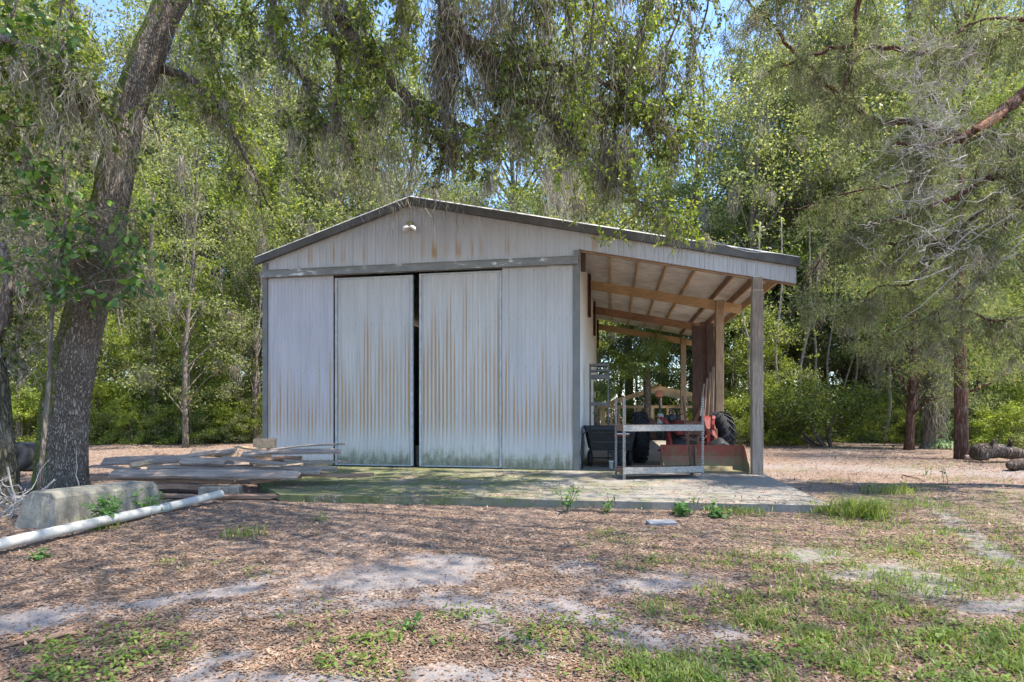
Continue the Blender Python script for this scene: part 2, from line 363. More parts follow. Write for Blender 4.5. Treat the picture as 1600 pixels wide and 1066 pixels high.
gm = t.rng(t.math('ADD', t.attr('green'), t.math('MULTIPLY', t.math('SUBTRACT', n2, .5), 3.0)), .75, 1.1, 0, .4)
c = t.mix(gm, c, t.ramp(n3, [(.3,(.06,.09,.02)),(.7,(.17,.22,.06))]))
t.col(c); t.rough(.95); t.bs.inputs['Specular IOR Level'].default_value = .1
t.bump(t.math('ADD', t.math('MULTIPLY', vb, .5), t.math('ADD', n2, n3)), .7, .03)
me.materials.append(t.m); M['ground'] = t.m
gr = link(bpy.data.objects.new('ground', me)); tag(gr, kind='structure')
# slab
t = NT('mossy_concrete'); w = t.world(); n1 = t.noise(w, 1.1, 5, .6); n2 = t.noise(w, 9, 6, .7); X, Y, Z = t.sep(w)
c = t.ramp(n2, [(.3,(.17,.155,.13)),(.7,(.29,.265,.23))])
mo = t.math('ADD', t.math('MULTIPLY', X, -.085), t.math('ADD', t.math('MULTIPLY', n1, 1.5), t.math('MULTIPLY', n2, .5)))
c = t.mix(t.rng(mo, .72, 1.2, 0, .85), c, t.ramp(n2, [(.35,(.07,.085,.02)),(.7,(.17,.18,.06))]))
lf = t.voro(w, 34, out='Color'); c = t.mix(t.math('MULTIPLY', t.rng(t.noise(w, 1.6, 5, .7), .5, .66), t.rng(t.sep(lf)[1], .3, .5)), c, t.ramp(t.sep(lf)[0], [(.1,(.15,.09,.06)),(.9,(.42,.31,.25))]))
t.col(c); t.rough(.9); t.bump(n2, .3, .01); M['slab'] = t.m
top = [P(-8.32,14.3), P(-8.32,-.12), Vector((-4.9,11.2,0)), Vector((-3.95,9.8,0)), Vector((4.83,8.7,0)), P(4.15,.3), P(4.15,14.3)]
# subdivided front edge for an irregular line
fr = [top[3].lerp(top[4], k/30)+Vector((0, random.uniform(-.018,.018), 0)) for k in range(31)]
poly = top[:3]+fr+top[5:]
n = len(poly); mb = MB(); mb.add([Vector((p.x,p.y,-.15)) for p in poly]+[Vector((p.x,p.y,.1)) for p in poly],
    [tuple(range(n,2*n))]+[((i+1)%n, i, n+i, n+(i+1)%n) for i in range(n)])
sb = mb.build('concrete_slab', M['slab']); tag(sb, kind='structure')
# ------------------------------------------------------------------ the shed (local x = along the front, local y = depth)
shed = empty('metal_shed', O, 'large pale rusty corrugated metal shed with sliding doors and open wooden lean-to', 'shed', rz=-TH)
SL, SA, SE = -8.30, -4.19, 4.86
ZL, ZA, ZE = 5.52, 6.80, 4.86
def roof_z(s): return ZL+(ZA-ZL)*(s-SL)/(SA-SL) if s < SA else ZA+(ZE-ZA)*(s-SA)/(SE-SA)
def prof(s, pitch, kind):
    p = (s % pitch)/pitch
    if kind == 'wide':
        if p < .05: return -.019*p/.05
        if p < .12: return -.019
        if p < .17: return -.019*(.17-p)/.05
        for c_ in (.40, .46, .68, .74):
            if abs(p-c_) < .012: return -.004
        return 0
    return -.012*max(0, math.sin(2*math.pi*p))**.6
def corr(s0, s1, zb, zt, t0, pitch=.305, kind='wide'):
    ks = {'wide': [0,.05,.12,.17,.385,.40,.415,.445,.46,.475,.665,.68,.695,.725,.74,.755], 'fine': [k/10 for k in range(10)]}[kind]
    xs = sorted(set([s0, s1]+[round((k0+k)*pitch, 5) for k0 in range(int(s0/pitch)-2, int(s1/pitch)+2) for k in ks if s0 < (k0+k)*pitch < s1]))
    mb = MB(); vs = []; fs = []
    for x in xs:
        y = t0+prof(x, pitch, kind)
        vs += [(x, y, zb(x)), (x, y, zt(x)), (x, t0+.03, zb(x)), (x, t0+.03, zt(x))]
    for i in range(len(xs)-1):
        a = 4*i; fs += [(a, a+4, a+5, a+1), (a+6, a+2, a+3, a+7), (a+1, a+5, a+7, a+3), (a+2, a+6, a+4, a)]
    fs += [(0,1,3,2), (len(vs)-4, len(vs)-2, len(vs)-1, len(vs)-3)]
    mb.add(vs, fs); return mb
def rail_z(s): return 5.13
# gable siding incl. band over the lean-to (narrowing at the right)
def gb(s): return 5.16 if s <= -.02 else 5.37-(5.37-4.36)*s/4.86
corr(SL+.05, SE-.03, gb, lambda s: roof_z(s)-.05, -.02).build('gable_siding', M['gable'], shed)
sA0, sA1 = s_of(420), s_of(522); sL0, sL1 = s_of(524), s_of(645); sR0, sR1 = s_of(655.5), s_of(784); sB0, sB1 = s_of(785), s_of(896)
corr(sA0, sA1, lambda s: .11, lambda s: 5.0, -.03, .1, 'fine').build('fixed_panel', M['wallA'], shed)
corr(sB0, sB1, lambda s: .11, lambda s: 5.0, -.03, .1, 'fine').build('fixed_panel', M['wallB'], shed)
M['doorframe'] = simple('door_frame_metal', (.44,.45,.46), .5, .2, 6)
for a, b, mm, zt, lab in ((sL0, sL1, M['doorL'], 4.93, 'left sliding door streaked with rust'), (sR0, sR1, M['doorR'], 4.95, 'right sliding door heavily streaked with orange rust')):
    d = corr(a+.04, b-.04, lambda s: .14, lambda s, zt=zt: zt-.03, .03, .1, 'fine').build('sliding_door', mm, shed); tag(d, lab)
    f = MB(); f.box(a, a+.05, -.02, .075, .13, zt); f.box(b-.05, b, -.02, .075, .13, zt); f.box(a+.05, b-.05, -.0, .075, zt-.04, zt); f.box(a+.05, b-.05, .0, .075, .125, .15)
    f.build('door_frame', M['doorframe'], d)
mb = MB(); mb.box(SL+.1, -.03, -.17, -.03, 4.99, 5.18); mb.box(SL+.0, SL+.1, -.15, -.03, 5.02, 5.14); mb.box(SL+.1, -.03, -.19, -.165, 4.99, 5.01); mb.box(SL+.1,-.03,-.19,-.165,5.165,5.18)
mb.build('door_rail', M['rail'], shed)
mb = MB(); mb.box(SL+.02, SL+.16, -.06, .10, .1, roof_z(SL)-.12); mb.build('corner_trim', M['trim'], shed, bevel=.006)
mb = MB(); mb.box(s_of(896.5), .015, -.075, .12, .1, 5.34); mb.build('corner_trim', M['trim'], shed, bevel=.006)
mb = MB()
for a, b, za, zb in ((SL-.17, SA, roof_z(SL)-.045, ZA), (SA, SE+.02, ZA, ZE)):
    pr = [(a, za+.05), (b, zb+.05), (b, zb-.14), (a, za-.14)]
    n0 = len(mb.v); vs = [(x, -.14, z) for x, z in pr]+[(x, -.05, z) for x, z in pr]
    mb.add(vs, [(0,3,2,1),(4,5,6,7),(0,1,5,4),(2,3,7,6),(1,2,6,5),(3,0,4,7)])
mb.build('rake_trim', M['fascia'], shed)
mb = MB(); dz = (ZE-ZA)/(SE-SA)   # loose lifted edge strip lying on the outer part of the roof
for (a, b, l) in ((2.6, 4.86, .07),):
    vs = []
    for k in range(11):
        s = a+(b-a)*k/10; z = roof_z(s)+.055+.05*math.sin(k*.9)*(.3+.7*(k<7)); vs += [(s, -.16, z), (s, .12, z+.03), (s,-.16,z-.01), (s,.12,z+.02)]
    mb.add(vs, [(4*i, 4*i+4, 4*i+5, 4*i+1) for i in range(10)]+[(4*i+2, 4*i+3, 4*i+7, 4*i+6) for i in range(10)]+[(4*i,4*i+2,4*i+6,4*i+4) for i in range(10)])
mb.build('ridge_flashing', M['roofmetal'], shed)
# roof sheets with ribs running down the slope
def roof(s0, s1, name):
    ys = []; y = -.12
    while y < 14.4:
        ys += [(y,0),(y+.012,.032),(y+.045,.032),(y+.057,0)]; y += .229
    ys.append((14.4,0)); vs = []; z0, z1 = roof_z(s0)+.055, roof_z(s1)+.055
    for y, h in ys: vs += [(s0,y,z0+h),(s1,y,z1+h),(s0,y,z0+h-.012),(s1,y,z1+h-.012)]
    fs = []
    for i in range(len(ys)-1):
        a = 4*i; fs += [(a,a+1,a+5,a+4),(a+2,a+6,a+7,a+3)]
    fs += [(0,2,3,1),(len(vs)-4,len(vs)-3,len(vs)-1,len(vs)-2)]
    mb = MB(); mb.add(vs, fs); return mb.build(name, M['roofmetal'], shed)
roof(SL-.17, SA-.002, 'roof'); roof(SA+.002, -.0, 'roof'); roof(.002, SE, 'lean_to_roof')
# side and back walls
def side_wall(x, name, ztop, out):
    vs = []; fs = []; k = 0; ys = []; y = .14
    while y < 14.1:
        ys += [(y,0),(y+.03,.02),(y+.06,.02),(y+.09,0)]; y += .305
    for y, h in ys: vs += [(x+out*h,y,.1),(x+out*h,y,ztop)]
    for i in range(len(ys)-1): fs.append((2*i,2*i+2,2*i+3,2*i+1))
    mb = MB(); mb.add(vs, fs); mb.box(min(x,x-out*.03), max(x,x-out*.03), .14, 14.1, .1, ztop); mb.build(name, M['side'], shed)
side_wall(-.03, 'side_wall', 5.36+.42, 1); side_wall(SL+.05, 'side_wall', 5.4, -1)
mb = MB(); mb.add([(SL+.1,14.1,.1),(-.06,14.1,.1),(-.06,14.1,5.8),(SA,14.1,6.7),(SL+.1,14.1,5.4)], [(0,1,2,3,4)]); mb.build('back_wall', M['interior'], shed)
# lean-to timber
roofline = lambda s: roof_z(s)+.05
pitch = (ZE-ZA)/(SE-SA)
BT = [4.7, 9.4, 14.05]
for i, tt in enumerate(BT):
    mb = MB()
    for dy in (-.045, .045):
        a = (.0, tt+dy, roofline(0)-.42); b = (4.62, tt+dy, roofline(4.62)-.36)
        mb.bar(a, b, .042, .27)
    mb.build('rafter_beam', M['pine'] if i != 1 else M['pine_d'], shed)
mb = MB(); mb.bar((.02,.06,gb(.05)+.02), (4.82,.06,gb(4.82)+.03), .045, .14); mb.build('rafter_beam', M['pine_d'], shed)
for k, s in enumerate((.71, 1.46, 2.19, 2.92, 3.83)):
    mb = MB(); z = roofline(s)-.075
    prev = .1
    for tt in BT: mb.bar((s, prev+.03, z), (s, tt-.06, z), .045, .14 if s < 3.5 else .19); prev = tt+.03
    mb.build('purlin', M['pine_d'] if k > 3 else M['pine'], shed)
mb = MB(); mb.bar((4.8,.0,roofline(4.8)-.13), (4.8,14.3,roofline(4.8)-.13), .045, .22); mb.build('eave_board', M['pine'], shed)
mb = MB(); mb.bar((4.35,.1,roofline(4.35)-.14), (4.35,14.3,roofline(4.35)-.14), .045, .2); mb.build('purlin', M['pine_d'], shed)
mb = MB()
for tt in BT: mb = MB(); mb.box(0.002, .09, tt-.12, tt+.12, 4.3+.2, roofline(0)-.1); mb.build('ledger_block', M['darkwood'], shed)
mb = MB(); mb.box(.03, .14, .1, .3, 4.9, 5.33); mb.build('ledger_block', M['darkwood'], shed)
for i, tt in enumerate([.02, 4.7, 9.4, 14.05]):
    mb = MB(); w_ = .115
    zt = roofline(3.98)-(.5 if i else .42)
    y0 = tt-w_; 
    if i == 0:
        mb.box(3.98-w_, 3.98+w_, -.2, .025, .1, 4.22); mb.box(3.98-w_+.01, 3.98+w_-.01, -.19, -.028, 4.22, 4.52)
    else:
        mb.box(3.98-w_, 3.98+w_, tt-.19, tt-.075, .1, zt+.28); mb.box(3.98-w_, 3.98+w_, tt-.074, tt+.1, .1, zt)
    mb.build('post', M['post'] if i == 0 else M['post2'], shed, bevel=.008)
# floodlight on the gable
fl = MB(); cx = s_of(642); cz = z_of(642, 352)
Mt = Matrix.Translation((cx, -.04, cz))@Matrix.Rotation(R_(90), 4, 'X')
fl.lathe([(.10,0),(.10,.03),(.07,.05),(.02,.06)], Mt, 18)
fl_o = fl.build('floodlight', simple('brass_fixture', (.38,.30,.16), .45, .5, 30), shed)
for dx, tl in ((-.09, -35), (.10, 35)):
    b = MB(); Mh = Matrix.Translation((cx+dx, -.12, cz-.12))@Matrix.Rotation(R_(tl), 4, 'Y')
    b.lathe([(.0,.06),(.05,.055),(.085,.02),(.10,-.03),(.09,-.035),(.0,-.02)], Mh, 16); b.tube([(cx+dx,-.12,cz-.07),(cx+dx*.4,-.08,cz-.02)], .015)
    b.build('lamp_head', M['white'], fl_o, True)
# barrel and clutter just inside the door gap
b = MB(); gs = s_of(650); pb = P(gs, .75, .1)
b.lathe([(.26,0),(.27,.02),(.27,.42),(.285,.44),(.285,.48),(.26,.5)], Matrix.Translation(pb), 20)
tag(b.build('bucket', simple('dusty_pail', (.42,.38,.33), .6)), 'dusty pale bucket standing in the dark door gap of the shed', 'bucket')
# ------------------------------------------------------------------ planks and junk on the left
PL = [ # u1,v1,Y1,u2,v2,Y2,width,thick,tilt,mat,label
 (378,709,11.3,532,704,11.5,.19,.04,.35,'plank','wide grey board lying on top of the heap, pointing at the sliding door'),
 (420,702,12.0,541,693,11.9,.10,.03,.1,'plank','thin dark grey tipped board, topmost at the right end of the heap'),
 (279,715,11.6,368,703,11.8,.22,.035,.3,'plank','short grey board sloping up at the back middle of the heap'),
 (160,722,11.4,288,716,11.6,.26,.035,.5,'plank','wide brown-grey board at the upper left of the heap, behind the trunk side'),
 (283,720,11.1,352,722,11.1,.16,.04,.7,'plank','short grey block of board wedged in the middle of the heap'),
 (346,716,11.2,446,725,11.0,.14,.04,.2,'plank','pale grey board slanting down to the right in the middle of the heap'),
 (143,729,11.2,216,733,11.0,.12,.03,.1,'plank','short pale board end at the far left of the heap, beside the oak trunk'),
 (176,739,10.6,466,743,10.6,.24,.045,.45,'plank','longest wide grey plank lying across the front of the heap'),
 (232,731,11.0,527,734,11.2,.16,.05,.2,'plank','long grey plank lying just behind the widest front plank of the heap'),
 (444,742,10.9,584,742,11.3,.07,.07,0,'plank_r','square reddish-brown beam sticking out to the right of the heap over the slab'),
 (146,748,10.9,366,752,10.7,.14,.05,0,'plank_r','reddish-brown plank low under the long front plank of the heap'),
 (444,719,11.4,546,723,11.6,.10,.03,.1,'plank','thin grey board with a ragged end reaching right behind the heap'),
 (440,732,11.5,512,728,11.6,.10,.06,.1,'plank_o','short fresh orange-brown cut board at the right end of the heap'),
 (368,698,12.3,414,703,12.1,.12,.04,.2,'plank_o','small orange-brown board on the back of the heap near the shed corner'),
 (247,760,10.6,338,761,10.6,.12,.09,0,'plank_r','reddish beam lying crosswise beneath the heap'),
 (243,776,10.15,518,780,9.95,.14,.04,.1,'plank_r','long brown board lying flat on the leaves in front of the heap'),
 (300,746,11.6,420,738,11.4,.10,.09,0,'plank','grey bearer timber buried deep inside the heap'),
 (230,742,12.2,470,727,12.2,.2,.05,.1,'plank','long grey plank at the back of the heap'),
 (200,733,11.9,400,724,11.7,.2,.04,.3,'plank','warped grey plank in the upper middle of the heap'),
 (380,736,11.2,500,738,10.9,.18,.04,.2,'plank','stubby weathered board under the right end of the heap'),
 (200,757,11.3,300,754,11.0,.16,.09,0,'plank','grey sleeper-like timber under the left part of the heap'),
 (236,712,12.0,330,722,11.5,.17,.04,.6,'plank_r','brown board slanting down at the upper left of the heap'),
 (300,706,12.1,372,712,11.7,.13,.05,.9,'plank_o','pale fresh-edged board standing on its edge at the back of the heap'),
 (262,744,10.8,352,737,11.1,.13,.06,.5,'plank_r','short brown board jammed under the long front plank'),
 (392,721,11.5,470,716,11.7,.15,.06,.4,'plank_r','chunky brown board right of the middle, under the top grey board'),
 (205,728,11.3,262,719,11.6,.12,.05,.7,'plank_o','short tan board sticking up at the left of the heap'),
 (392,752,10.7,470,744,11.0,.12,.05,.3,'plank_r','brown offcut lying at the right foot of the heap beside the slab'),
]
MG = Matrix
for (u1,v1,Y1,u2,v2,Y2,w,h,tl,mm,lab) in PL:
    a, b = W(u1,v1,Y1), W(u2,v2,Y2); a.z = max(a.z, .04); b.z = max(b.z, .04)
    d = b-a; L = d.length; ang = d.normalized()
    x = ang.cross(Vector((0,0,1))).normalized(); yz = x.cross(ang)
    rot = Matrix.Rotation(tl, 4, ang)
    x = rot@x; yz = rot@yz
    mb = MB(); n = 10; vs = []
    for k in range(n+1):
        p = Vector((0, L*k/n, 0)); wob = Vector((.010*math.sin(k*1.3+u1), 0, .012*math.sin(k*.6+v1)))
        ww = w*(1-.12*(k in (0,n))*random.random())
        for cx_, cz_ in ((-ww/2,-h/2),(ww/2,-h/2),(ww/2,h/2),(-ww/2,h/2)):
            vs.append(p+wob+Vector((cx_, random.uniform(-.03,.03)*(k in (0,n)), cz_)))
    fs = [(0,1,2,3),(4*n+3,4*n+2,4*n+1,4*n)]+[(4*k+j, 4*k+4+j, 4*k+4+(j+1)%4, 4*k+(j+1)%4) for k in range(n) for j in range(4)]
    mb.add(vs, fs)
    o = mb.build('plank', M[mm]); o.matrix_world = Matrix.Translation(a)@Matrix((x, ang, yz)).transposed().to_4x4()
    tag(o, lab, 'plank', 'old planks in the heap beside the shed')
mb = MB(); a = W(345,768,10.3)
mb.box(-.33,.33,-.15,.15,-.09,.09, Matrix.Translation(Vector((a.x,a.y,.09)))@Matrix.Rotation(.2,4,'Z'))
M['conc'] = None
t = NT('old_concrete'); o_ = t.obj(); n1 = t.noise(o_, 5, 7, .7); n2 = t.noise(t.map(o_, (8,8,1.5)), 2, 5, .7)
c = t.ramp(n1, [(.3,(.13,.12,.095)),(.7,(.27,.25,.21))]); c = t.mix(t.rng(n2,.5,.7,0,.6), c, (.12,.13,.07)); c = t.mix(t.rng(t.noise(o_, 24, 6, .8), .55, .7, 0, .6), c, (.10,.095,.08)); c = t.mix(t.rng(t.noise(t.map(o_, (14,14,1)), 1.5, 5, .7), .55, .66, 0, .5), c, (.38,.37,.34)); t.col(c); t.rough(.9); t.bump(t.noise(o_, 9, 9, .75), .8, .03); M['conc'] = t.m
tag(mb.build('concrete_block', M['conc'], bevel=.01), 'small grey concrete block under the front edge of the plank heap', 'block')
mb = MB(); a = W(412,694,12.6); mb.box(-.2,.25,-.15,.15,-.1,.12, Matrix.Translation(Vector((a.x,a.y,a.z)))@Matrix.Rotation(.3,4,'Z')); mb.box(-.18,.12,-.15,.15,-.8,-.1, Matrix.Translation(a))
tag(mb.build('wood_block', M['plank_o'], bevel=.02), 'chunky yellow-brown wood block on end beside the left corner of the shed', 'wood block')
# big concrete beam
mb = MB(); A, B = Vector((-5.93,7.42,0)), Vector((-5.62,9.15,0)); d = (B-A).normalized(); x = d.cross(Vector((0,0,1)))
def sec(p, h, sh=0): return [p+x*.02, p+x*.0+Vector((0,0,h-.08))-x*.04, p-x*.12+Vector((0,0,h)), p-x*.46+Vector((0,0,h)), p-x*.56+Vector((0,0,h-.1)), p-x*.6+Vector((0,0,-.02))]
s1 = sec(A,.46); s2 = sec(B+d*.05,.40); 
s1m = sec(A+d*.16,.47); s2m = sec(B-d*.12,.42)
s1 = [p+d*(.10*(i in (1,2,3,4))) for i, p in enumerate(s1)]
vs = s1+s1m+s2m+s2
fs = [tuple(range(6)), tuple(range(18,24))[::-1]]+[(6*k+i, 6*k+6+i, 6*k+6+(i+1)%6, 6*k+(i+1)%6) for k in range(3) for i in range(6)]
mb.add(vs, fs); tag(mb.build('concrete_beam', M['conc'], bevel=.012), 'long heavy concrete block with bevelled top lying beside the oak trunk', 'block')
# pipe
mb = MB(); a = Vector((-4.93,9.75,.10)); b = Vector((-5.42,6.1,.12)); e = Vector((-5.62,4.6,.1))
pts = [a+Vector((0,0,.02)), a.lerp(b,.33), a.lerp(b,.66)+Vector((0.01,0,.01)), b, e]
mb.tube(pts, .064, 20, cap=False); mb.tube([p+Vector((0,.0,0)) for p in pts], .058, 20, cap=False)
dd = (a-b).normalized(); mb.lathe([(.058,0),(.064,.0)], Matrix.Translation(pts[0])@dd.to_track_quat('Z','Y').to_matrix().to_4x4(), 20)
mb2 = mb; po = mb.build('drain_pipe', M['pvc'], None, True); tag(po, 'long white plastic pipe lying on the leaves in front of the concrete beam', 'pipe')
mb = MB(); mb.tube([a.lerp(b,.34), a.lerp(b,.36)], .072, 20); mb.build('coupling', M['pvc'], po, True)
# tyre and trough between the trunks
def tyre(R, r, w, M_, mb=None, n=36):
    mb = mb or MB(); prof_ = []
    for k in range(13):
        a_ = math.pi*(-.5+k/12)*1.25; prof_.append((R-r+r*math.cos(a_), w/2*math.sin(max(-math.pi/2,min(math.pi/2,a_)))))
    prof_ = [(R-r*1.5,-w*.38)]+prof_+[(R-r*1.5,w*.38)]
    return mb.lathe(prof_, M_, n)
c0 = W(25,708,13.5); mb = MB()
tyre(.36,.17,.30, Matrix.Translation((c0.x,c0.y,c0.z-.10))@Matrix.Rotation(R_(78),4,'X')@Matrix.Rotation(.3,4,'Y'), mb)
tag(mb.build('old_tyre', M['rubber'], None, True), 'black old tyre full of leaves lying between the two mossy trunks', 'tyre')
mb = MB(); c1 = W(26,697,14.6); mb.box(c1.x-.9,c1.x+.7,c1.y,c1.y+.5,0.0,c1.z+.08)
tag(mb.build('feed_trough', M['black'], None, bevel=.04), 'dark grey trough behind the tyre at the left edge', 'trough')
# stone and sticks on the ground
mb = MB(); a = Gp(1033,820,.0); mb.box(-.19,.19,-.08,.08,-.01,.05, Matrix.Translation(a)@Matrix.Rotation(.15,4,'Z')@Matrix.Rotation(.1,4,'X'))
tag(mb.build('paver', simple('grey_stone',(.22,.225,.24),.8,.2,20), bevel=.008), 'flat grey stone lying in the leaves in front of the slab', 'stone')
for (u1,v1,u2,v2,r,lab) in ((60,1003,118,990,.022,'short thick brown branch lying on the leaves at the lower left'),
                        (0,1012,75,999,.014,'thin brown stick on the sand beside the thick branch at the lower left'),
                        (745,976,775,992,.008,'small bent twig on the sand patch in the foreground middle'),
                        (822,845,848,845,.013,'short dark stick on the litter in front of the slab'),
                        (1410,742,1445,752,.014,'dark stick on the sandy track near the right trees'),
                        (1290,705,1320,712,.02,'dark curved stick on the sandy track behind the slab')):
    a, b = Gp(u1,v1,r), Gp(u2,v2,r); m_ = a.lerp(b,.5)+Vector((.03,.05,.015)); mb = MB()
    mb.tube([a, a.lerp(m_,.5)+Vector((0,.01,0)), m_, b], [r,r*1.1,r*.9,r*.5], 7, noise=.15)
    tag(mb.build('stick', wood_stick if 'wood_stick' in globals() else M['plank_r']), lab, 'stick')
# ------------------------------------------------------------------ under the lean-to
# punched steel rack
FL, FR = Vector((2.29,11.86,.1)), Vector((4.08,12.25,.1)); DB = Vector((-.07,.56,0)); BL, BR = FL+DB, FR+DB
rack = empty('steel_rack', FL, 'white chipped punched-steel shelf rack standing in front of the tractor', 'rack')
def lpost(base, top, sx, sy, mat, rows=True):
    base, top = base-FL, top-FL; mb = MB(); 
    mb.bar(base+Vector((sx*.022,0,0)), top+Vector((sx*.022,0,0)), .044, .004, up=(0,1,0)); mb.bar(base+Vector((0,sy*.025,0)), top+Vector((0,sy*.025,0)), .004, .044, up=(0,1,0))
    o = mb.build('upright', mat, rack); hb = MB(); n = int((top-base).length/.05)
    for k in range(n):
        p = base.lerp(top, (k+.5)/n)+Vector((sx*.022, -.0035, 0)); hb.box(p.x-.009,p.x+.009,p.y-.0012,p.y+.001,p.z-.014,p.z+.014)
    tag(hb.build('punched_slots', M['hole'], o), kind='stuff'); return o
lpost(FL, FL+Vector((0,0,1.68)), 1, 1, M['rackw']); lpost(FR, FR+Vector((0,0,1.72)), -1, 1, M['rackw'])
lpost(BL, BL+Vector((0,0,1.68)), 1, -1, M['rackw']); lpost(BR, BR+Vector((-.2,0,1.75)), -1, -1, M['rackr'])
for z, nm in ((1.0,'shelf'), (.12,'shelf')):
    mb = MB(); a, b, c_, d_ = [p-FL+Vector((0,0,z)) for p in (FL,FR,BR,BL)]
    sh = MB(); sh.add([a,b,c_,d_]+[p-Vector((0,0,.004)) for p in (a,b,c_,d_)], [(0,1,2,3),(7,6,5,4),(0,4,5,1),(1,5,6,2),(2,6,7,3),(3,7,4,0)])
    if z < .5: so_ = sh.build('shelf', M['rackr'], rack)
    else: so_ = empty_parent = None
    for k, (p, q) in enumerate(((a,b),(d_,c_))):
        hh = .125 if k == 0 or z > .5 else .1
        mb = MB(); off = Vector((0,-.006,0)) if k == 0 else Vector((0,.006,0))
        mb.bar(p+off+Vector((.0,0,hh/2-.0)), q+off+Vector((0,0,hh/2)), .012, hh); mb.bar(p+off+Vector((0,.02*(1 if k==0 else -1),hh)), q+off+Vector((0,.02*(1 if k==0 else -1),hh)), .04, .006)
        mb.build('shelf_rail', M['rackw'] if k == 0 else M['rackr'], rack)
    for p, q in ((a,d_),(b,c_)):
        mb = MB(); mb.bar(p+Vector((0,0,.05)), q+Vector((0,0,.05)), .006, .1); mb.build('shelf_rail', M['rackr'], rack)
# tall dark shelf unit against the wall
b0 = P(.16,2.3,.1); sh_ = empty('wall_shelf_unit', b0, 'tall dark grey metal shelf frame standing against the shed side wall', 'shelf unit', rz=-TH)
for x_ in (.0,.50):
    for y_ in (0,.35):
        mb = MB(); mb.box(x_-.018,x_+.018,y_-.018,y_+.018,0,2.72); mb.build('upright', M['trim'], sh_)
for z_, h_ in ((2.66,.05),(2.5,.05),(2.3,.11),(1.55,.10),(.8,.08)):
    mb = MB(); mb.box(-.02,.52,-.04,-.019,z_,z_+h_); mb.box(.019,.481,-.015,.36,z_+.0,z_+.015); mb.build('shelf', M['trim'], sh_)
# dump cart
cc = P(.72,1.15,.1); cart = empty('dump_cart', cc, 'black plastic garden dump cart with two wheels beside the shed side wall', 'cart', rz=-TH*.3)
def tub(x0,x1,y0,y1,zb,zt,taper,th=.02):
    mb = MB(); o = lambda z, ins, dz=0: [(x0+ins,y0+ins,z),(x1-ins,y0+ins,z),(x1-ins,y1-ins,z),(x0+ins,y1-ins,z)]
    rings = [o(zb,taper), o(zt-.08,.02), o(zt-.08,0), o(zt,0), o(zt,th*1.5), o(zb+.02,taper+th)]
    vs = sum(rings, []); fs = [(3,2,1,0), (20,21,22,23)]
    for i in range(5): fs += [(4*i+k, 4*i+(k+1)%4, 4*i+4+(k+1)%4, 4*i+4+k) for k in range(4)]
    return mb.add(vs, fs)
tub(-.62,.62,-.40,.9,.42,1.02,.12).build('tub', M['black'], cart, bevel=.012)
mb = MB(); mb.box(-.46,.46,-.413,-.40,.62,.66); mb.box(-.5,.5,-.415,-.40,.86,.88); mb.build('rib', M['black'], cart)
mb = MB(); mb.box(.02,.42,-.435,-.405,.78,.83); mb.build('decal', M['red'], cart)
mb = MB(); mb.box(.12,.42,-.437,-.407,.835,.855); mb.build('decal', M['white'], cart)
for x_ in (-.5,.5):
    mb = MB(); Mw = Matrix.Translation((x_,.12,.205))@Matrix.Rotation(R_(90),4,'Y'); tyre(.205,.07,.12,Mw,mb,24); w_ = mb.build('wheel', M['rubber'], cart, True)
    mb = MB(); mb.lathe([(.11,-.03),(.12,0),(.11,.03)], Mw, 18); mb.build('rim', M['engine'], w_)
mb = MB(); mb.prism([(-.02,.42),(.02,.42),(.02,.12),(-.02,.12)], -.07,.07, Matrix.Translation((.13,-.36,0))); mb.add([(-.08,-.38,.42),(.34,-.38,.42),(.22,-.38,.1),(.08,-.38,.1),(-.08,-.34,.42),(.34,-.34,.42),(.22,-.34,.1),(.08,-.34,.1)],[(3,2,1,0),(4,5,6,7),(0,1,5,4),(1,2,6,5),(2,3,7,6),(3,0,4,7)])
mb.tube([(-.45,.12,.2),(.45,.12,.2)], .018, 8); mb.build('stand', M['black'], cart)
mb = MB(); mb.tube([P(.1,.35,.1)-cc*1, P(.06,.33,.5)-cc, P(.12,.3,.95)-cc, P(.3,.5,1.1)-cc], .016, 8); mb.build('hose', M['black'], cart, True)
a = W(955,722,14.2); mb = MB(); mb.lathe([(.045,0),(.06,.17),(.063,.17),(.066,.18),(.058,.18),(.04,.01)], Matrix.Translation((a.x,a.y,.1)), 18)
tag(mb.build('paint_pot', M['white'], None, True), 'small white pot standing on the slab in front of the dump cart', 'pot')
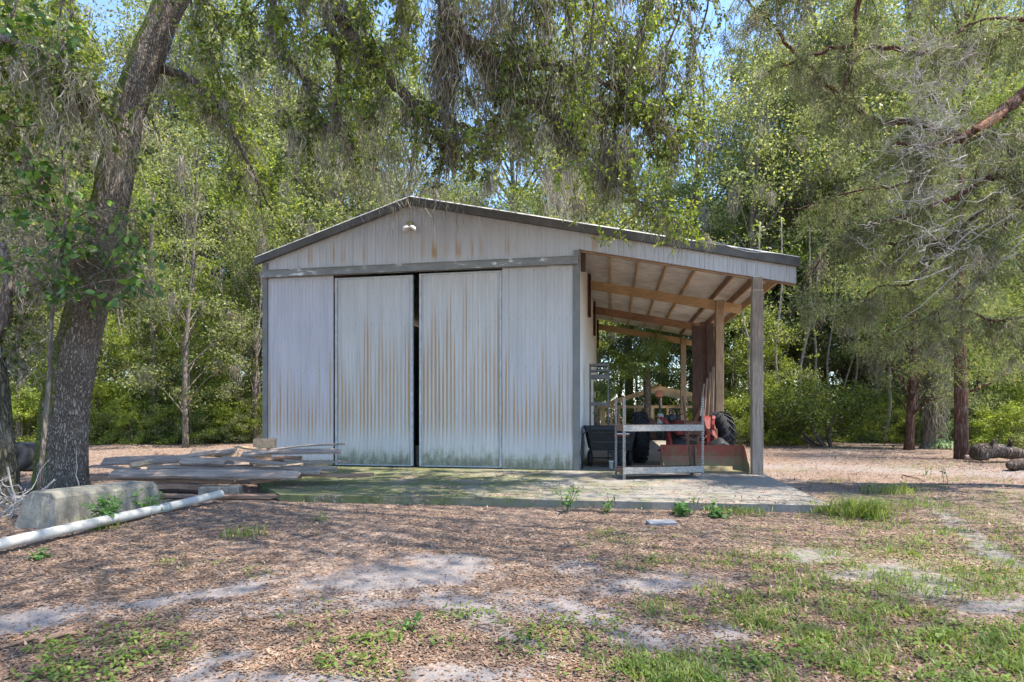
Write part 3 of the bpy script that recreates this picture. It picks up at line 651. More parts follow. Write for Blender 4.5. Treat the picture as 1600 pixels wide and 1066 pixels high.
# tractor (faces the camera: local -y)
TX, TY = 4.45, 15.55
trac = empty('tractor', (TX,TY,.1), 'old red tractor with a front loader parked facing out under the lean-to', 'tractor', rz=R_(-5))
def rear_wheel(x, yaw, side):
    mb = MB(); R, w = .70, .40; Mw = Matrix.Translation((x,.0,R))@Matrix.Rotation(yaw,4,'Z')@Matrix.Rotation(R_(90),4,'Y')
    tyre(R-.035,.20,w,Mw,mb,40); wo = mb.build('wheel', M['rubber'], trac, True)
    lug = MB(); n = 20
    for k in range(n):
        a0 = 2*math.pi*k/n
        for sg in (-1,1):
            a1 = a0+(math.pi/n if sg>0 else 0); vs = []
            for q in range(5):
                f = q/4; aa = a1+f*.30; hx = sg*(.005+f*(w/2-.02)); rr = R-.0 - .05*max(0,f-.7)/.3
                for da in (-.035,.035):
                    for rad in (R-.06-(.06 if f>.9 else 0), rr): vs.append(Mw@Vector((rad*math.cos(aa+da), rad*math.sin(aa+da), hx)))
            fs = []
            for q in range(4):
                b_ = 4*q; fs += [(b_+1,b_+3,b_+7,b_+5),(b_,b_+1,b_+5,b_+4),(b_+3,b_+2,b_+6,b_+7)]
            fs += [(0,2,3,1),(16,17,19,18)]; lug.add(vs, fs)
    tag(lug.build('tread_lugs', M['rubber'], wo), kind='stuff')
    mb = MB(); mb.lathe([(.05,-.05),(.12,-.06),(.3,.02),(.42,.06),(.44,.14),(.46,.14),(.46,-.14),(.42,-.10),(.1,-.1)], Mw, 28); mb.build('rim', M['rustb'], wo, True)
rear_wheel(-.99, 0, -1); rear_wheel(1.13, R_(8), 1)
for x_ in (-.45,.5):
    mb = MB(); Mw = Matrix.Translation((x_,-1.35,.3))@Matrix.Rotation(R_(90),4,'Y'); tyre(.3,.1,.16,Mw,mb,26); w_ = mb.build('front_wheel', M['rubber'], trac, True)
    mb = MB(); mb.lathe([(.03,-.03),(.15,0),(.17,.05),(.17,-.05)], Mw, 20); mb.build('rim', M['red'], w_)
mb = MB(); mb.box(-.20,.20,-1.55,-.3,.45,.80); mb.box(-.13,.13,-.3,.35,.4,.75); mb.box(-.95,1.05,-.1,.1,.62,.78)
for k in range(9):
    x_ = random.uniform(-.3,.3); y_ = random.uniform(-1.6,-.7); z_ = random.uniform(.45,.8); mb.lathe([(.0,-.05),(.05,-.05),(.06,0),(.04,.06),(0,.06)], Matrix.Translation((x_,y_,z_))@Matrix.Rotation(random.uniform(0,3),4,'X'), 10)
mb.build('engine', M['engine'], trac, bevel=.015)
mb = MB(); mb.prism([(-1.58,.82),(-.35,.82),(-.30,1.12),(-.45,1.17),(-1.50,1.13),(-1.58,1.05)], -.30,.30); hood = mb.build('hood', M['red'], trac, bevel=.03)
mb = MB(); mb.box(-.13,.36,-1.615,-1.585,.83,1.16); mb.build('radiator_cover', M['rustb'], hood, bevel=.01)
mb = MB(); mb.lathe([(.09,-.05),(.10,0),(.06,.06)], Matrix.Translation((-.35,-1.2,1.24))@Matrix.Rotation(R_(90),4,'X'), 16); mb.build('headlight', M['black'], trac)
mb = MB(); mb.tube([(-.62,-1.1,1.05),(-.62,-1.1,1.35),(-.65,-1.1,1.75)], [.05,.03,.028], 12); st = mb.build('exhaust_stack', M['engine'], trac, True)
mb = MB(); mb.lathe([(.04,-.06),(.10,-.03),(.105,.03),(.10,.11),(.07,.13),(0,.13)], Matrix.Translation((-.65,-1.1,1.80)), 16); mb.build('rain_cap', simple('rust_cap',(.30,.11,.05),.7,.3,12), st)
mb = MB(); mb.lathe([(.055,0),(.075,.02),(.075,.26),(.05,.3)], Matrix.Translation((-.62,-1.1,1.05)), 14); mb.build('air_cleaner', simple('dull_metal',(.28,.26,.24),.5), trac)
def arm(xs, name='loader_arm'):
    mb = MB(); pts = [(xs,-1.25,.35),(xs,-1.25,1.05),(xs+(-.06 if xs<0 else .02),-1.2,1.18),(xs+(-.22 if xs<0 else .06),-1.1,1.27)]
    for a_, b_ in zip(pts, pts[1:]): mb.bar(a_, b_, .085, .09, up=(0,1,0))
    mb.build(name, M['red'], trac, bevel=.01)
arm(-.46); arm(.62)
mb = MB(); mb.lathe([(.10,-.06),(.13,-.03),(.13,.03),(.10,.06)], Matrix.Translation((-.64,-1.02,.98))@Matrix.Rotation(R_(70),4,'Y'), 18); mb.lathe([(.18,-.03),(.2,0),(.18,.03)], Matrix.Translation((-.60,-1.15,.92))@Matrix.Rotation(R_(75),4,'Y'), 20); mb.build('belt_pulley', M['engine'], trac)
for x_ in (-.46,.62):
    mb = MB(); mb.bar((x_,-1.2,.95),(x_*1.02,-1.86,.48),.07,.09); mb.build('loader_arm', M['red'], trac)
mb = MB()
for x_ in (.78,.84): mb.bar((x_,-.9,.25),(x_+.05,-.6,.95),.035,.05)
for q_ in range(5): mb.tube([(-.25+q_*.13,-1.62,.5+.05*q_),(-.2+q_*.12,-1.68,.7),(.0+q_*.1,-1.60,.82)], .014, 6)
mb.build('hydraulic_ram', M['rustb'], trac)
mb = MB(); mb.prism([(-.55,.55),(-.5,.95),(-.2,1.22),(.3,1.28),(.62,1.05),(.62,1.0),(.3,1.22),(-.17,1.16),(-.46,.92),(-.5,.55)], .66,.90); mb.prism([(-.5,.62),(-.48,.92),(-.18,1.17),(.25,1.2),(.3,.62)], .64,.66); mb.build('fender', M['red'], trac)
mb = MB(); mb.prism([(-.5,.7),(-.48,.92),(-.18,1.17),(.3,1.22),(.3,1.17),(-.15,1.12),(-.42,.9),(-.45,.7)], -.85,-.62); mb.build('fender', M['rustb'], trac)
mb = MB(); mb.tube([(.0,-.2,1.1),(.0,.0,1.36)], .02, 8); rr_=[(.21*math.cos(k*math.pi/12), .21*math.sin(k*math.pi/12),0) for k in range(25)]
Ms = Matrix.Translation((0,.0,1.38))@Matrix.Rotation(R_(-25),4,'X'); mb.tube([Ms@Vector(p) for p in rr_], .014, 8, cap=False)
for k in range(3): mb.bar(Ms@Vector((0,0,0)), Ms@Vector((.2*math.cos(k*2.1),.2*math.sin(k*2.1),0)), .02, .01)
mb.build('steering_wheel', M['black'], trac)
mb = MB(); mb.box(-.25,.25,.35,.75,.95,1.03); mb.box(-.25,.25,.75,.83,1.03,1.3); mb.build('seat', M['black'], trac, bevel=.03)
# bucket of the loader
B0, B1 = (-.75, 1.13); prb = [(-2.45,.02),(-2.08,.02),(-1.92,.12),(-1.87,.35),(-1.95,.60),(-2.0,.62),(-1.98,.58),(-1.90,.35),(-1.95,.14),(-2.09,.045),(-2.45,.035)]
t = NT('bucket_paint'); o_ = t.obj(); n1 = t.noise(t.map(o_,(5,5,3)), 2, 8, .75); z_ = t.sep(o_)[2]
c = t.ramp(t.math('ADD', t.math('MULTIPLY', z_, .55), t.math('MULTIPLY', n1, 1.0)), [(.40,(.20,.18,.12)),(.56,(.19,.17,.08)),(.68,(.24,.12,.08)),(.86,(.30,.07,.055))]); t.col(c); t.rough(.7); M['bucket'] = t.m
mb = MB(); mb.prism(prb, B0, B1); bk = mb.build('loader_bucket', M['bucket'], trac)
side = [(-2.45,.02),(-2.08,.02),(-1.92,.12),(-1.87,.35),(-1.95,.62),(-2.10,.60),(-2.42,.16)]
for x_ in (B0-.014, B1): mb = MB(); mb.prism(side, x_, x_+.014); mb.build('bucket_side', M['bucket'], bk)
mb = MB(); mb.box(B0,B1,-2.46,-2.3,.0,.018); mb.build('cutting_edge', M['rackr'], bk)
mb = MB(); mb.box(.02,.05,-2.09,-1.9,.05,.60); mb.build('bucket_divider', M['rackr'], bk)
# black tarp humps behind the bucket
vs = []; NX, NY = 30, 8
for j in range(NY+1):
    for i in range(NX+1):
        x_ = B0+.05+(B1-B0-.15)*i/NX; y_ = -1.86+.75*j/NY
        h = max(.36*math.exp(-((x_+.22)/.34)**2), .36*math.exp(-((x_-.70)/.33)**2)); h = h*math.sin(math.pi*min(1,(j+1)/(NY+1))*.8+.3)+.40+.02*math.sin(9*x_+3*y_)
        vs.append((x_,y_,h))
fs = [(j*(NX+1)+i, j*(NX+1)+i+1, (j+1)*(NX+1)+i+1, (j+1)*(NX+1)+i) for j in range(NY) for i in range(NX)]
mb = MB(); mb.add(vs, fs); o = mb.build('black_tarp', M['black'], None, True); o.location = trac.location; o.rotation_euler = trac.rotation_euler
so2 = o.modifiers.new('thickness','SOLIDIFY'); so2.thickness = .02
tag(o, 'black plastic sheet humped up behind the tractor bucket', 'tarp')
mb = MB(); p0 = Vector((TX,TY,0))
for a_, b_ in (((-.15,-2.0,.78),(.06,-2.0,.72)), ((.06,-2.0,.72),(.3,-1.95,1.02)), ((.3,-1.95,1.02),(.55,-1.9,.75))): mb.bar(a_, b_, .03, .02)
mb.build('loader_linkage', M['rackr'], trac)
# leaning dark boards at the second post
for k, (u0, Yb, w_, top, lean, lab) in enumerate(((1091,17.0,.30,4.05,.10,'wide dark stained board leaning against the middle post, leftmost of the dark boards'),
        (1103,17.25,.24,4.2,.05,'brown board leaning behind the tractor, middle one of the dark boards'),
        (1113,17.1,.22,4.15,.02,'narrow dark board tight against the middle lean-to post'))):
    a = Vector(((u0-800)/F*Yb, Yb, .1)); mb = MB(); mb.bar(a, a+Vector((lean*.4,.25,top-.1)), w_, .045, up=(0,1,0))
    tag(mb.build('leaning_board', M['darkwood'] if k != 1 else M['rustb']), lab, 'board', 'dark boards leaning at the post')
for k in range(4):
    a = W(1086+k*8, 660-k*4, 16.6); b = W(1100+k*5, 600-k*9, 16.8); a.z = .12+.0; mb = MB(); mb.bar(a, b, .035+.01*k, .03)
    tag(mb.build('scrap_stick', M['plank'] if k != 2 else M['pine_d']), ['thin grey stick leaning on the dark boards, lowest of four','grey lath leaning on the dark boards behind the red fender','brown stake leaning on the dark boards above the fender','tallest grey bent scrap leaning on the dark boards'][k], 'stick', 'scrap sticks leaning on the dark boards')
# timber frame behind
FX = empty('timber_frame', (7.4,27.5,0), 'low bare pine frame of a small gabled building in the yard behind the lean-to', 'timber frame', rz=-TH*.5)
def fr_pt(u, v, Y=27.5): p = W(u,v,Y); return Vector((p.x-7.4, 0, p.z))
L_, A_, R2 = fr_pt(925,640), fr_pt(1032,606), fr_pt(1158,633)
for dy in (0, 2.2, 4.4):
    for a, b in ((L_,A_),(A_,R2)):
        mb = MB(); mb.bar(a+Vector((0,dy,0)), b+Vector((0,dy,0)), .05, .16); mb.build('rafter', M['pine'], FX)
mb = MB(); mb.bar(A_+Vector((0,0,.1)), A_+Vector((0,4.4,.1)), .05, .15); mb.build('ridge_board', M['pine'], FX)
for dy in (.0,4.4):
    mb = MB(); mb.bar(Vector((L_.x+.5,dy,1.68)), Vector((R2.x-.4,dy,1.68)), .09, .12); mb.build('top_plate', M['pine'], FX)
    for k in range(9):
        x_ = L_.x+.55+k*(R2.x-L_.x-1)/8; mb = MB(); mb.box(x_-.05-.05*(k%3==0),x_+.05+.05*(k%3==0),dy-.05,dy+.05,0,1.62); mb.build('stud', M['pine'], FX)
mb = MB(); mb.box(A_.x-.07,A_.x+.07,-.04,.04,1.62,A_.z-.05); mb.build('king_post', M['pine'], FX)
for z_ in (.75,):
    mb = MB(); mb.box(L_.x+.5,R2.x-.4,-.09,-.05,z_,z_+.12); mb.build('rail', M['pine'], FX)
# log pile at right
M['log'] = bark_mat('rotten_log', (.035,.026,.02), (.17,.12,.09), scale=9, bstr=1)
def log_mesh(c0, p0, p1, p2, r0, r1, sd):
    mb = MB(); a, m_, b = [np.array(c0)+np.array(q) for q in (p0,p1,p2)]; pts = [a*(1-t_)**2+2*m_*t_*(1-t_)+b*t_*t_ for t_ in np.linspace(0,1,22)]
    rad = [r0*(.55 if i == 0 else .8 if i == 1 else 1)*(1-t_)+r1*t_ for i, t_ in enumerate(np.linspace(0,1,22))]
    mb.tube(pts, rad, 26, noise=.035, seed=sd, ridge=.07)
    for j, f in ((6,.9),(13,-.8)):
        q = Vector(pts[j]); mb.tube([q, q+Vector((.05,-.1,r0*1.0)), q+Vector((.12*f,-.2,r0*1.5))], [.07,.05,.03], 8, noise=.15)
    return mb
c0 = Gp(1553,724); tag(log_mesh(c0, (-.62,.0,.24), (.1,0,.52), (1.5,.5,.10), .25, .17, 3).build('log', M['log'], None, True), 'fat dark rotten log lying beside the reddish trunk at the right', 'log')
c0 = Gp(1592,735); tag(log_mesh(c0, (-.35,-.1,.12), (.4,.2,.24), (1.6,.1,.14), .13, .12, 5).build('log', M['log'], None, True), 'broken brown log end at the right edge, in front of the rotten log', 'log')
c0 = Gp(1527,720); mb = MB(); mb.tube([c0+Vector((-.3,.1,.08)), c0+Vector((.25,-.1,.09))], [.09,.08], 10, noise=.1)
tag(mb.build('log', M['plank']), 'small pale grey log between the reddish trunk and the rotten log', 'log')
# ------------------------------------------------------------------ vegetation
GR = dict(
 oak=leaf_mat('oak_leaves', [(.05,.075,.02),(.08,.12,.03),(.13,.18,.04),(.20,.24,.06),(.27,.29,.11)], .5, .35),
 bright=leaf_mat('young_leaves', [(0.12,0.18,0.036),(0.192,0.264,0.054),(0.288,0.348,0.072),(0.408,0.444,0.12)], .55, .3),
 far=leaf_mat('woodland_leaves', [(0.088,0.11,0.05),(0.143,0.176,0.066),(0.22,0.264,0.099),(0.308,0.33,0.165),(0.396,0.396,0.264)], .55, .35),
 cedar=leaf_mat('cedar_sprays', [(.11,.14,.06),(.17,.20,.09),(.25,.27,.13),(.36,.34,.22)], .45, .15, (1.1,1.15,.7)),
 cyp=leaf_mat('feathery_leaves', [(.12,.17,.06),(.18,.23,.08),(.25,.29,.11),(.34,.28,.16)], .5, .15, (1.15,1.2,.6)),
 magnolia=leaf_mat('broad_leaves', [(0.037,0.088,0.019),(0.062,0.138,0.025),(0.1,0.2,0.037),(0.225,0.35,0.05)], .4, .6),
 palm=leaf_mat('palm_fronds', [(0.154,0.238,0.112),(0.224,0.336,0.154),(0.336,0.448,0.224)], .45, .5),
 moss=leaf_mat('spanish_moss', [(.15,.125,.09),(.23,.20,.15),(.32,.29,.23),(.42,.39,.32)], .4, .1, (1,1,.9)),
 weed=leaf_mat('weeds', [(.11,.17,.04),(.16,.24,.05),(.23,.30,.08)], .4, .15),
 grass=leaf_mat('grass_blades', [(.12,.18,.03),(.18,.25,.05),(.26,.32,.09),(.34,.32,.16)], .4, .2),
 litter=leaf_mat('fallen_leaves', [(.12,.07,.04),(.22,.135,.085),(.30,.20,.14),(.42,.32,.23),(.30,.15,.085)], .05, .15, (1,1,1)),
)
_t = GR['litter'].node_tree; _n = _t.nodes; _b = _n['Principled BSDF']; _src = _b.inputs['Base Color'].links[0].from_socket
_g = _n.new('ShaderNodeNewGeometry'); _z = _n.new('ShaderNodeTexNoise'); _z.inputs['Scale'].default_value = .8; _z.inputs['Detail'].default_value = 5; _z.inputs['Roughness'].default_value = .65; _t.links.new(_g.outputs['Position'], _z.inputs['Vector'])
_m = _n.new('ShaderNodeMapRange'); _m.inputs[1].default_value = .38; _m.inputs[2].default_value = .62; _m.inputs[3].default_value = .45; _m.inputs[4].default_value = 1.0; _t.links.new(_z.outputs[0], _m.inputs[0])
_x = _n.new('ShaderNodeMix'); _x.data_type = 'RGBA'; _t.links.new(_m.outputs[0], _x.inputs[0]); _x.inputs[6].default_value = (.13,.085,.065,1); _t.links.new(_src, _x.inputs[7]); _t.links.new(_x.outputs[2], _b.inputs['Base Color'])
BK = bark_mat('oak_bark', (.13,.10,.08), (.37,.30,.245), (.12,.14,.02), 1.15, scale=34, zs=.26, bstr=1.0, crack=.22)
BM = bark_mat('mossy_bark', (.04,.035,.02), (.17,.15,.10), (.11,.13,.02), 1.7, scale=15)
BF = bark_mat('woodland_bark', (.08,.065,.05), (.24,.20,.16), scale=14, bstr=.5)
BL2 = bark_mat('limb_bark', (.06,.045,.038), (.21,.165,.135), scale=24, bstr=.6)
BC = bark_mat('cedar_bark', (.07,.03,.02), (.23,.125,.085), scale=22, zs=.10)
DEAD = simple('dead_wood', (.30,.27,.24), .9, .3, 12)
GREY = simple('bleached_twigs', (.36,.325,.29), .9, .2, 8)
def smooth_path(pts, n):
    """Catmull-Rom through pts"""
    P_ = [np.array(p, float) for p in pts]; P_ = [2*P_[0]-P_[1]]+P_+[2*P_[-1]-P_[-2]]; out = []
    seg = len(P_)-3
    for i in range(n+1):
        x = i/n*seg; k = min(int(x), seg-1); t_ = x-k; a,b,c_,d_ = P_[k:k+4]
        out.append(.5*((2*b)+(-a+c_)*t_+(2*a-5*b+4*c_-d_)*t_*t_+(-a+3*b-3*c_+d_)*t_**3))
    return out
def walk(r, start, dirv, L, n, droop, wob):
    p = np.array(start, float); d = nrm(np.array(dirv, float)); out = [p.copy()]
    for k in range(n):
        d = nrm(d+r.normal(size=3)*wob+np.array([0,0,-droop])); p = p+d*L/n; out.append(p.copy())
    return out
class Spray:
    """collects wood tubes, leaves and moss for one branch system"""
    def __init__(s, seed): s.r = np.random.default_rng(seed); s.mb = MB(); s.c = []; s.d = []; s.m = []; s.b = []
    def twigs(s, path, r0, n_side, Ls, n_tw, Lt, leafgap, start=.15, droop=.12, up=0.0):
        r = s.r; path = np.array(path)
        for k in range(n_side):
            f = start+(1-start)*r.random(); i = min(int(f*(len(path)-1)), len(path)-2); base = path[i]+(path[i+1]-path[i])*r.random()
            dv = r.normal(size=3); dv[2] = dv[2]*.4-.2+up; dv = dv+nrm(path[i+1]-path[i])*.7
            L = Ls*r.uniform(.5,1.2); w = walk(r, base, dv, L, 6, droop, .22)
            s.mb.tube(w, np.linspace(r0, r0*.35, 7), 4, cap=False)
            s.b += w[2:]
            for q in range(n_tw):
                b2 = np.array(w[r.integers(1,7)]); dv2 = r.normal(size=3); dv2[2] -= .35
                w2 = walk(r, b2, dv2, Lt*r.uniform(.5,1.2), 4, droop*1.3, .25)
                s.mb.tube(w2, np.linspace(r0*.3, r0*.15, 5), 3, cap=False)
                m = max(2, int(Lt/leafgap)); tt = r.random(m)*4
                for x in tt:
                    i2 = min(int(x),3); p = w2[i2]+(w2[i2+1]-w2[i2])*(x-i2); s.c.append(p); s.d.append(nrm(w2[i2+1]-w2[i2]))
    def leafmesh(s, name, mat, L, ratio, parent, six=False, droop=.3, jit=.02):
        if not s.c: return
        c = np.array(s.c)+s.r.normal(size=(len(s.c),3))*jit
        return face_mesh(name, leaves(c, L, ratio, droop, six, dirs=np.array(s.d)*.6, r=s.r), mat, parent)
def moss_cluster(r, p, n, spread, length, width=.018, wob=.07):
    width *= .72; wob *= 1.7; n = int(n*1.25)
    t0 = p+r.normal(size=(n,3))*np.array([spread,spread,spread*.35]); return moss_strips(t0, length, width, r, wob)
# --- the great leaning oak on the left
OY = 11.2
oak = empty('live_oak', W(97,765,OY), 'big leaning oak with rough bark at left, its limbs hanging over the shed', 'tree')
oak.location.z = 0; o0 = oak.location.copy()
def L0(p): return Vector(p)-o0
tp = [(97,792,1.30),(97,765,1.24),(97,720,1.13),(103,640,1.04),(120,550,.98),(143,460,.92),(165,370,.86),(178,290,.82),(197,190,.78),(226,100,.74),(268,0,.70),(315,-90,.72),(365,-170,.66)]
pts = smooth_path([L0(W(u,v,OY)) for u,v,_ in tp], 110); rad = np.interp(np.linspace(0,1,111), np.linspace(0,1,len(tp)), [d*.37 for *_,d in tp])
mb = MB(); vs = []; NS = 72
for i, p in enumerate(pts):
    for k in range(NS):
        a = 2*math.pi*k/NS; q = p+np.array([math.cos(a), math.sin(a), 0])*rad[i]
        x_, y_ = np.array([a*rad[i]*6.0*3]), np.array([p[2]*3.2])
        lump = .06*(math.sin(a*3+i*.05)+.6*math.sin(a*5+1+i*.03))*(1+2.2*max(0,1-i/14))
        nz = float(fbm2(np.array([math.cos(a)*4+9]), np.array([math.sin(a)*4+p[2]*2.2+9]), 7, 3, 1.6)[0]-.5)*.09
        q = p+np.array([math.cos(a), math.sin(a), 0])*(rad[i]*(1+lump*.55)+nz)
        vs.append(q)
mb.add(vs, [(i*NS+k, i*NS+(k+1)%NS, (i+1)*NS+(k+1)%NS, (i+1)*NS+k) for i in range(110) for k in range(NS)])
mb.build('trunk', BK, oak, True)
limbs = [ # points (u,v,Y), r0, r1, sides
 ([(365,-170,11.2),(440,-130,10.8),(500,-60,10.4),(528,5,10.2),(548,55,10.2),(600,112,10.3),(640,155,10.4),(682,180,10.5),(735,200,10.6)], .20,.045, 10),
 ([(365,-170,11.2),(500,-190,10.6),(640,-120,10.2),(690,-10,10.2),(708,42,10.2),(745,80,10.3),(790,104,10.4),(860,104,10.5),(945,128,10.6),(1010,170,10.7)], .22,.035, 14),
 ([(440,-130,10.8),(485,-60,10.6),(502,0,10.6),(520,62,10.5),(532,120,10.5),(524,160,10.4),(530,205,10.4)], .09,.02, 9),
 ([(365,-170,11.2),(400,-80,11),(425,0,10.9),(440,66,10.9),(478,130,10.9),(505,190,10.9),(545,225,11)], .07,.015, 8),
 ([(228,100,11.4),(290,120,11.6),(335,155,11.8),(370,220,12.0),(395,270,12.2),(425,330,12.6)], .09,.02, 7),
 ([(745,82,10.3),(790,130,10.4),(830,160,10.5),(905,152,10.5),(1000,182,10.6),(1045,195,10.6),(1115,232,10.7)], .06,.012, 14),
 ([(830,160,10.5),(860,185,10.6),(930,250,10.8),(985,305,11.0),(1060,345,11.2)], .03,.01, 10),
 ([(640,155,10.4),(660,185,10.5),(690,205,10.6),(720,225,10.8)], .035,.012, 6),
 ([(640,-120,10.2),(800,-60,10.4),(900,-10,10.6),(950,60,10.8),(1060,120,11)], .06,.012, 14),
 ([(143,460,11.0),(80,330,10.4),(40,240,10.0),(-40,120,9.6)], .08,.03, 8),
 ([(500,-190,10.6),(620,-60,11.5),(640,40,12.0),(600,120,12.2),(600,170,12.4)], .05,.012, 8),
 ([(640,-120,10.2),(760,-40,11.5),(800,60,12.0),(790,160,12.4),(760,230,12.6)], .05,.012, 12),
 ([(365,-170,11.2),(300,-60,12.5),(320,60,13),(350,170,13),(380,260,13.2)], .05,.012, 10),
]
allm = []; ROAK = np.random.default_rng(77)
for i, (pp, r0, r1, ns) in enumerate(limbs):
    path = smooth_path([L0(W(*q)) for q in pp], 8*len(pp)); path = [p+ROAK.normal(size=3)*.018 for p in path]
    s = Spray(100+i); s.mb.tube(path, np.linspace(r0, r1, len(path)), 10, noise=.08, seed=i)
    lower = [p for p in path if p[2] < 10.2]
    s.twigs(lower, .014, int(ns*1.9), 1.15, 9, .42, .030)
    lo = s.mb.build('limb', BL2, oak, True); s.leafmesh('foliage', GR['oak'] if i%2 else GR['bright'], .078, .5, lo, True)
    r = s.r; mm = []
    pool = np.array(lower+[b for b in s.b if r.random() < .4])
    for k in range(int(ns*1.6)):
        p = pool[r.integers(len(pool))]; mm.append(moss_cluster(r, p, int(r.integers(10,34)), .06, r.uniform(.3,1.1), .016, .06))
    face_mesh('spanish_moss', np.concatenate(mm), GR['moss'], lo)
# drooping branchlets hanging into the top of the picture
def drooper(i, u, v1, Y, parent=oak, kind='oak', leafL=.07):
    s = Spray(300+i); r = s.r
    a = W(u+r.uniform(-40,40), -90, Y); b = W(u, v1, Y+r.uniform(-.4,.4)); m1 = a.lerp(b,.35)+Vector(r.normal(size=3)*.15); m2 = a.lerp(b,.7)+Vector(r.normal(size=3)*.15)
    path = smooth_path([L0(a), L0(m1), L0(m2), L0(b)], 14); s.mb.tube(path, np.linspace(.028,.008,15), 5, cap=False)
    s.twigs(path, .009, 11, .65, 8, .36, .026, .05, .2)
    lo = s.mb.build('hanging_branch', BL2, parent); s.leafmesh('foliage', GR[kind], leafL, .5, lo, True)
    mm = []; pool = np.array(path+s.b)
    for k in range(3): mm.append(moss_cluster(r, pool[r.integers(len(pool))], int(r.integers(8,30)), .05, r.uniform(.3,.9), .015))
    face_mesh('spanish_moss', np.concatenate(mm), GR['moss'], lo)
k = 0
for u, v1 in ((20,150),(60,60),(110,130),(330,60),(380,170),(410,90),(460,40),(470,180),(560,40),(590,160),(610,60),(655,20),(770,60),(800,190),(840,50),(850,200),(880,140),(905,90),(930,210),
              (960,170),(975,240),(1000,100),(1020,230),(1050,180),(1085,260),(1105,200),(350,200),(560,190),(690,110),(720,120),(890,260),(740,20),(1040,60),(820,120),(300,180),(10,260),(70,210)):
    drooper(k, u, v1, 9.2+4.2*((k*37)%10)/10, kind='oak' if k%2 else 'bright'); k += 1
# heavy moss tangle and brown clumps in the oak
mm = []; r = np.random.default_rng(9)
for u, v, Y, n, sp, L in ((960,225,10.8,300,.20,1.25),(980,240,10.8,120,.12,.9),(945,240,10.8,120,.10,1.1),(690,60,10.3,160,.09,1.9),(697,130,10.4,120,.1,1.3),(440,60,10.8,70,.08,.8),(425,20,10.9,60,.07,.8),(755,20,10.2,200,.5,1.0),
                          (880,270,16,150,.25,1.7),(640,160,10.4,60,.12,.6),(700,-20,10,200,.8,1.4),(830,20,10.4,300,.9,1.2),(900,60,10.4,260,.9,1.1),(1000,120,10.6,200,.7,1.0),(760,130,10.6,200,.6,1.0),(870,160,10.6,260,.7,1.1),(480,110,10.8,90,.4,1.0),(580,200,12,200,.8,1.5),(600,260,12,200,.8,1.2),(330,100,12,150,.6,1.3)):
    mm.append(moss_cluster(r, np.array(L0(W(u,v,Y))), n, sp, L, .017, .06))
face_mesh('spanish_moss', np.concatenate(mm), GR['moss'], oak)
# moss and vine leaves wrapped round the trunk
mm = []
for u, v, n, sp, L in ((150,380,330,.32,1.2),(120,430,200,.30,.9),(170,330,120,.22,.5),(100,400,260,.4,.9),(60,350,200,.5,1.0),(30,200,200,.6,1.0),(20,100,250,.8,1.3),(180,420,90,.1,1.0),(225,440,60,.1,.5),(40,420,180,.4,.8)):
    mm.append(moss_cluster(r, np.array(L0(W(u,v,10.5))), n, sp, L, .014, .25))
face_mesh('spanish_moss', np.concatenate(mm), GR['moss'], oak)
# young broad-leaved tree at far left with leaves in front of the trunk
vine = empty('magnolia_sapling', Vector((-7.9,9.6,0)), 'thin sapling with big glossy leaves spreading across the oak trunk at the left', 'young tree')
v0 = vine.location.copy()
mb = MB(); pth = smooth_path([(0,0,0),(.1,.1,2),(.25,.0,3.4),(.4,.1,5),(.3,0,7),(.5,0,9.5)], 30); mb.tube(pth, np.linspace(.04,.012,31), 7); vt = mb.build('trunk', BF, vine, True)
s = Spray(901)
for (u,v,Y) in ((215,330,9.9),(235,440,10),(180,455,9.8),(90,420,9.6),(40,440,9.2),(110,300,9.5),(60,240,9.3),(20,160,9.2),(70,110,9.3),(100,180,9.6),(190,380,9.8),(30,330,9),(120,380,9.6),(10,60,9),(150,350,9.7),(60,390,9.3),(60,30,9.2),(130,60,9.8)):
    e = W(u,v,Y)-v0; b = min(pth, key=lambda q: abs(q[2]-(e.z-.3))); path = smooth_path([b, (Vector(b)+e)/2+Vector((0,0,.15)), e], 10)
    s.mb.tube(path, np.linspace(.018,.006,11), 5, cap=False); s.twigs(path, .006, 4, .65, 3, .34, .08, .3, .05)
s.mb.build('branches_wood'.replace('branches_wood','branch'), BF, vine); s.leafmesh('foliage', GR['magnolia'], .155, .5, vine, True, .25, .03)
# second mossy trunk at the left edge
t2 = empty('mossy_oak', Gp(-12,785), 'dark mossy trunk cut by the left edge of the picture', 'tree'); p0 = t2.location.copy()
Y2 = p0.y; pth = smooth_path([W(-14,800,Y2)-p0, W(-12,740,Y2)-p0, W(-16,660,Y2)-p0, W(-30,540,Y2)-p0, W(-80,380,Y2)-p0, W(-160,150,Y2)-p0, W(-260,-100,Y2)-p0], 60)
mb = MB(); mb.tube(pth, np.interp(np.linspace(0,1,61),[0,.12,.3,1],[.46,.36,.30,.22]), 28, noise=.05, seed=2); t2t = mb.build('trunk', BM, t2, True)
s = Spray(903); pa = smooth_path([W(-60,430,Y2)-p0, W(-10,520,Y2)-p0, W(8,480,Y2)-p0, W(14,440,Y2)-p0, W(5,380,Y2)-p0], 16); s.mb.tube(pa, np.linspace(.13,.06,17), 9, noise=.1)
pb_ = smooth_path([W(-160,150,Y2)-p0, W(-60,60,Y2-.5)-p0, W(60,80,Y2-1)-p0, W(130,150,Y2-1)-p0], 16); s.mb.tube(pb_, np.linspace(.09,.02,17), 8)
s.twigs(pa, .012, 8, 1.0, 8, .4, .03, .2); s.twigs(pb_, .012, 26, 1.2, 9, .4, .03, .2)
lo = s.mb.build('limb', BL2, t2, True); s.leafmesh('foliage', GR['oak'], .08, .5, lo, True)
mm = [moss_cluster(s.r, p, 20, .07, s.r.uniform(.4,1.2), .016, .08) for p in (s.b+list(pb_))[::3]]; face_mesh('spanish_moss', np.concatenate(mm), GR['moss'], lo)
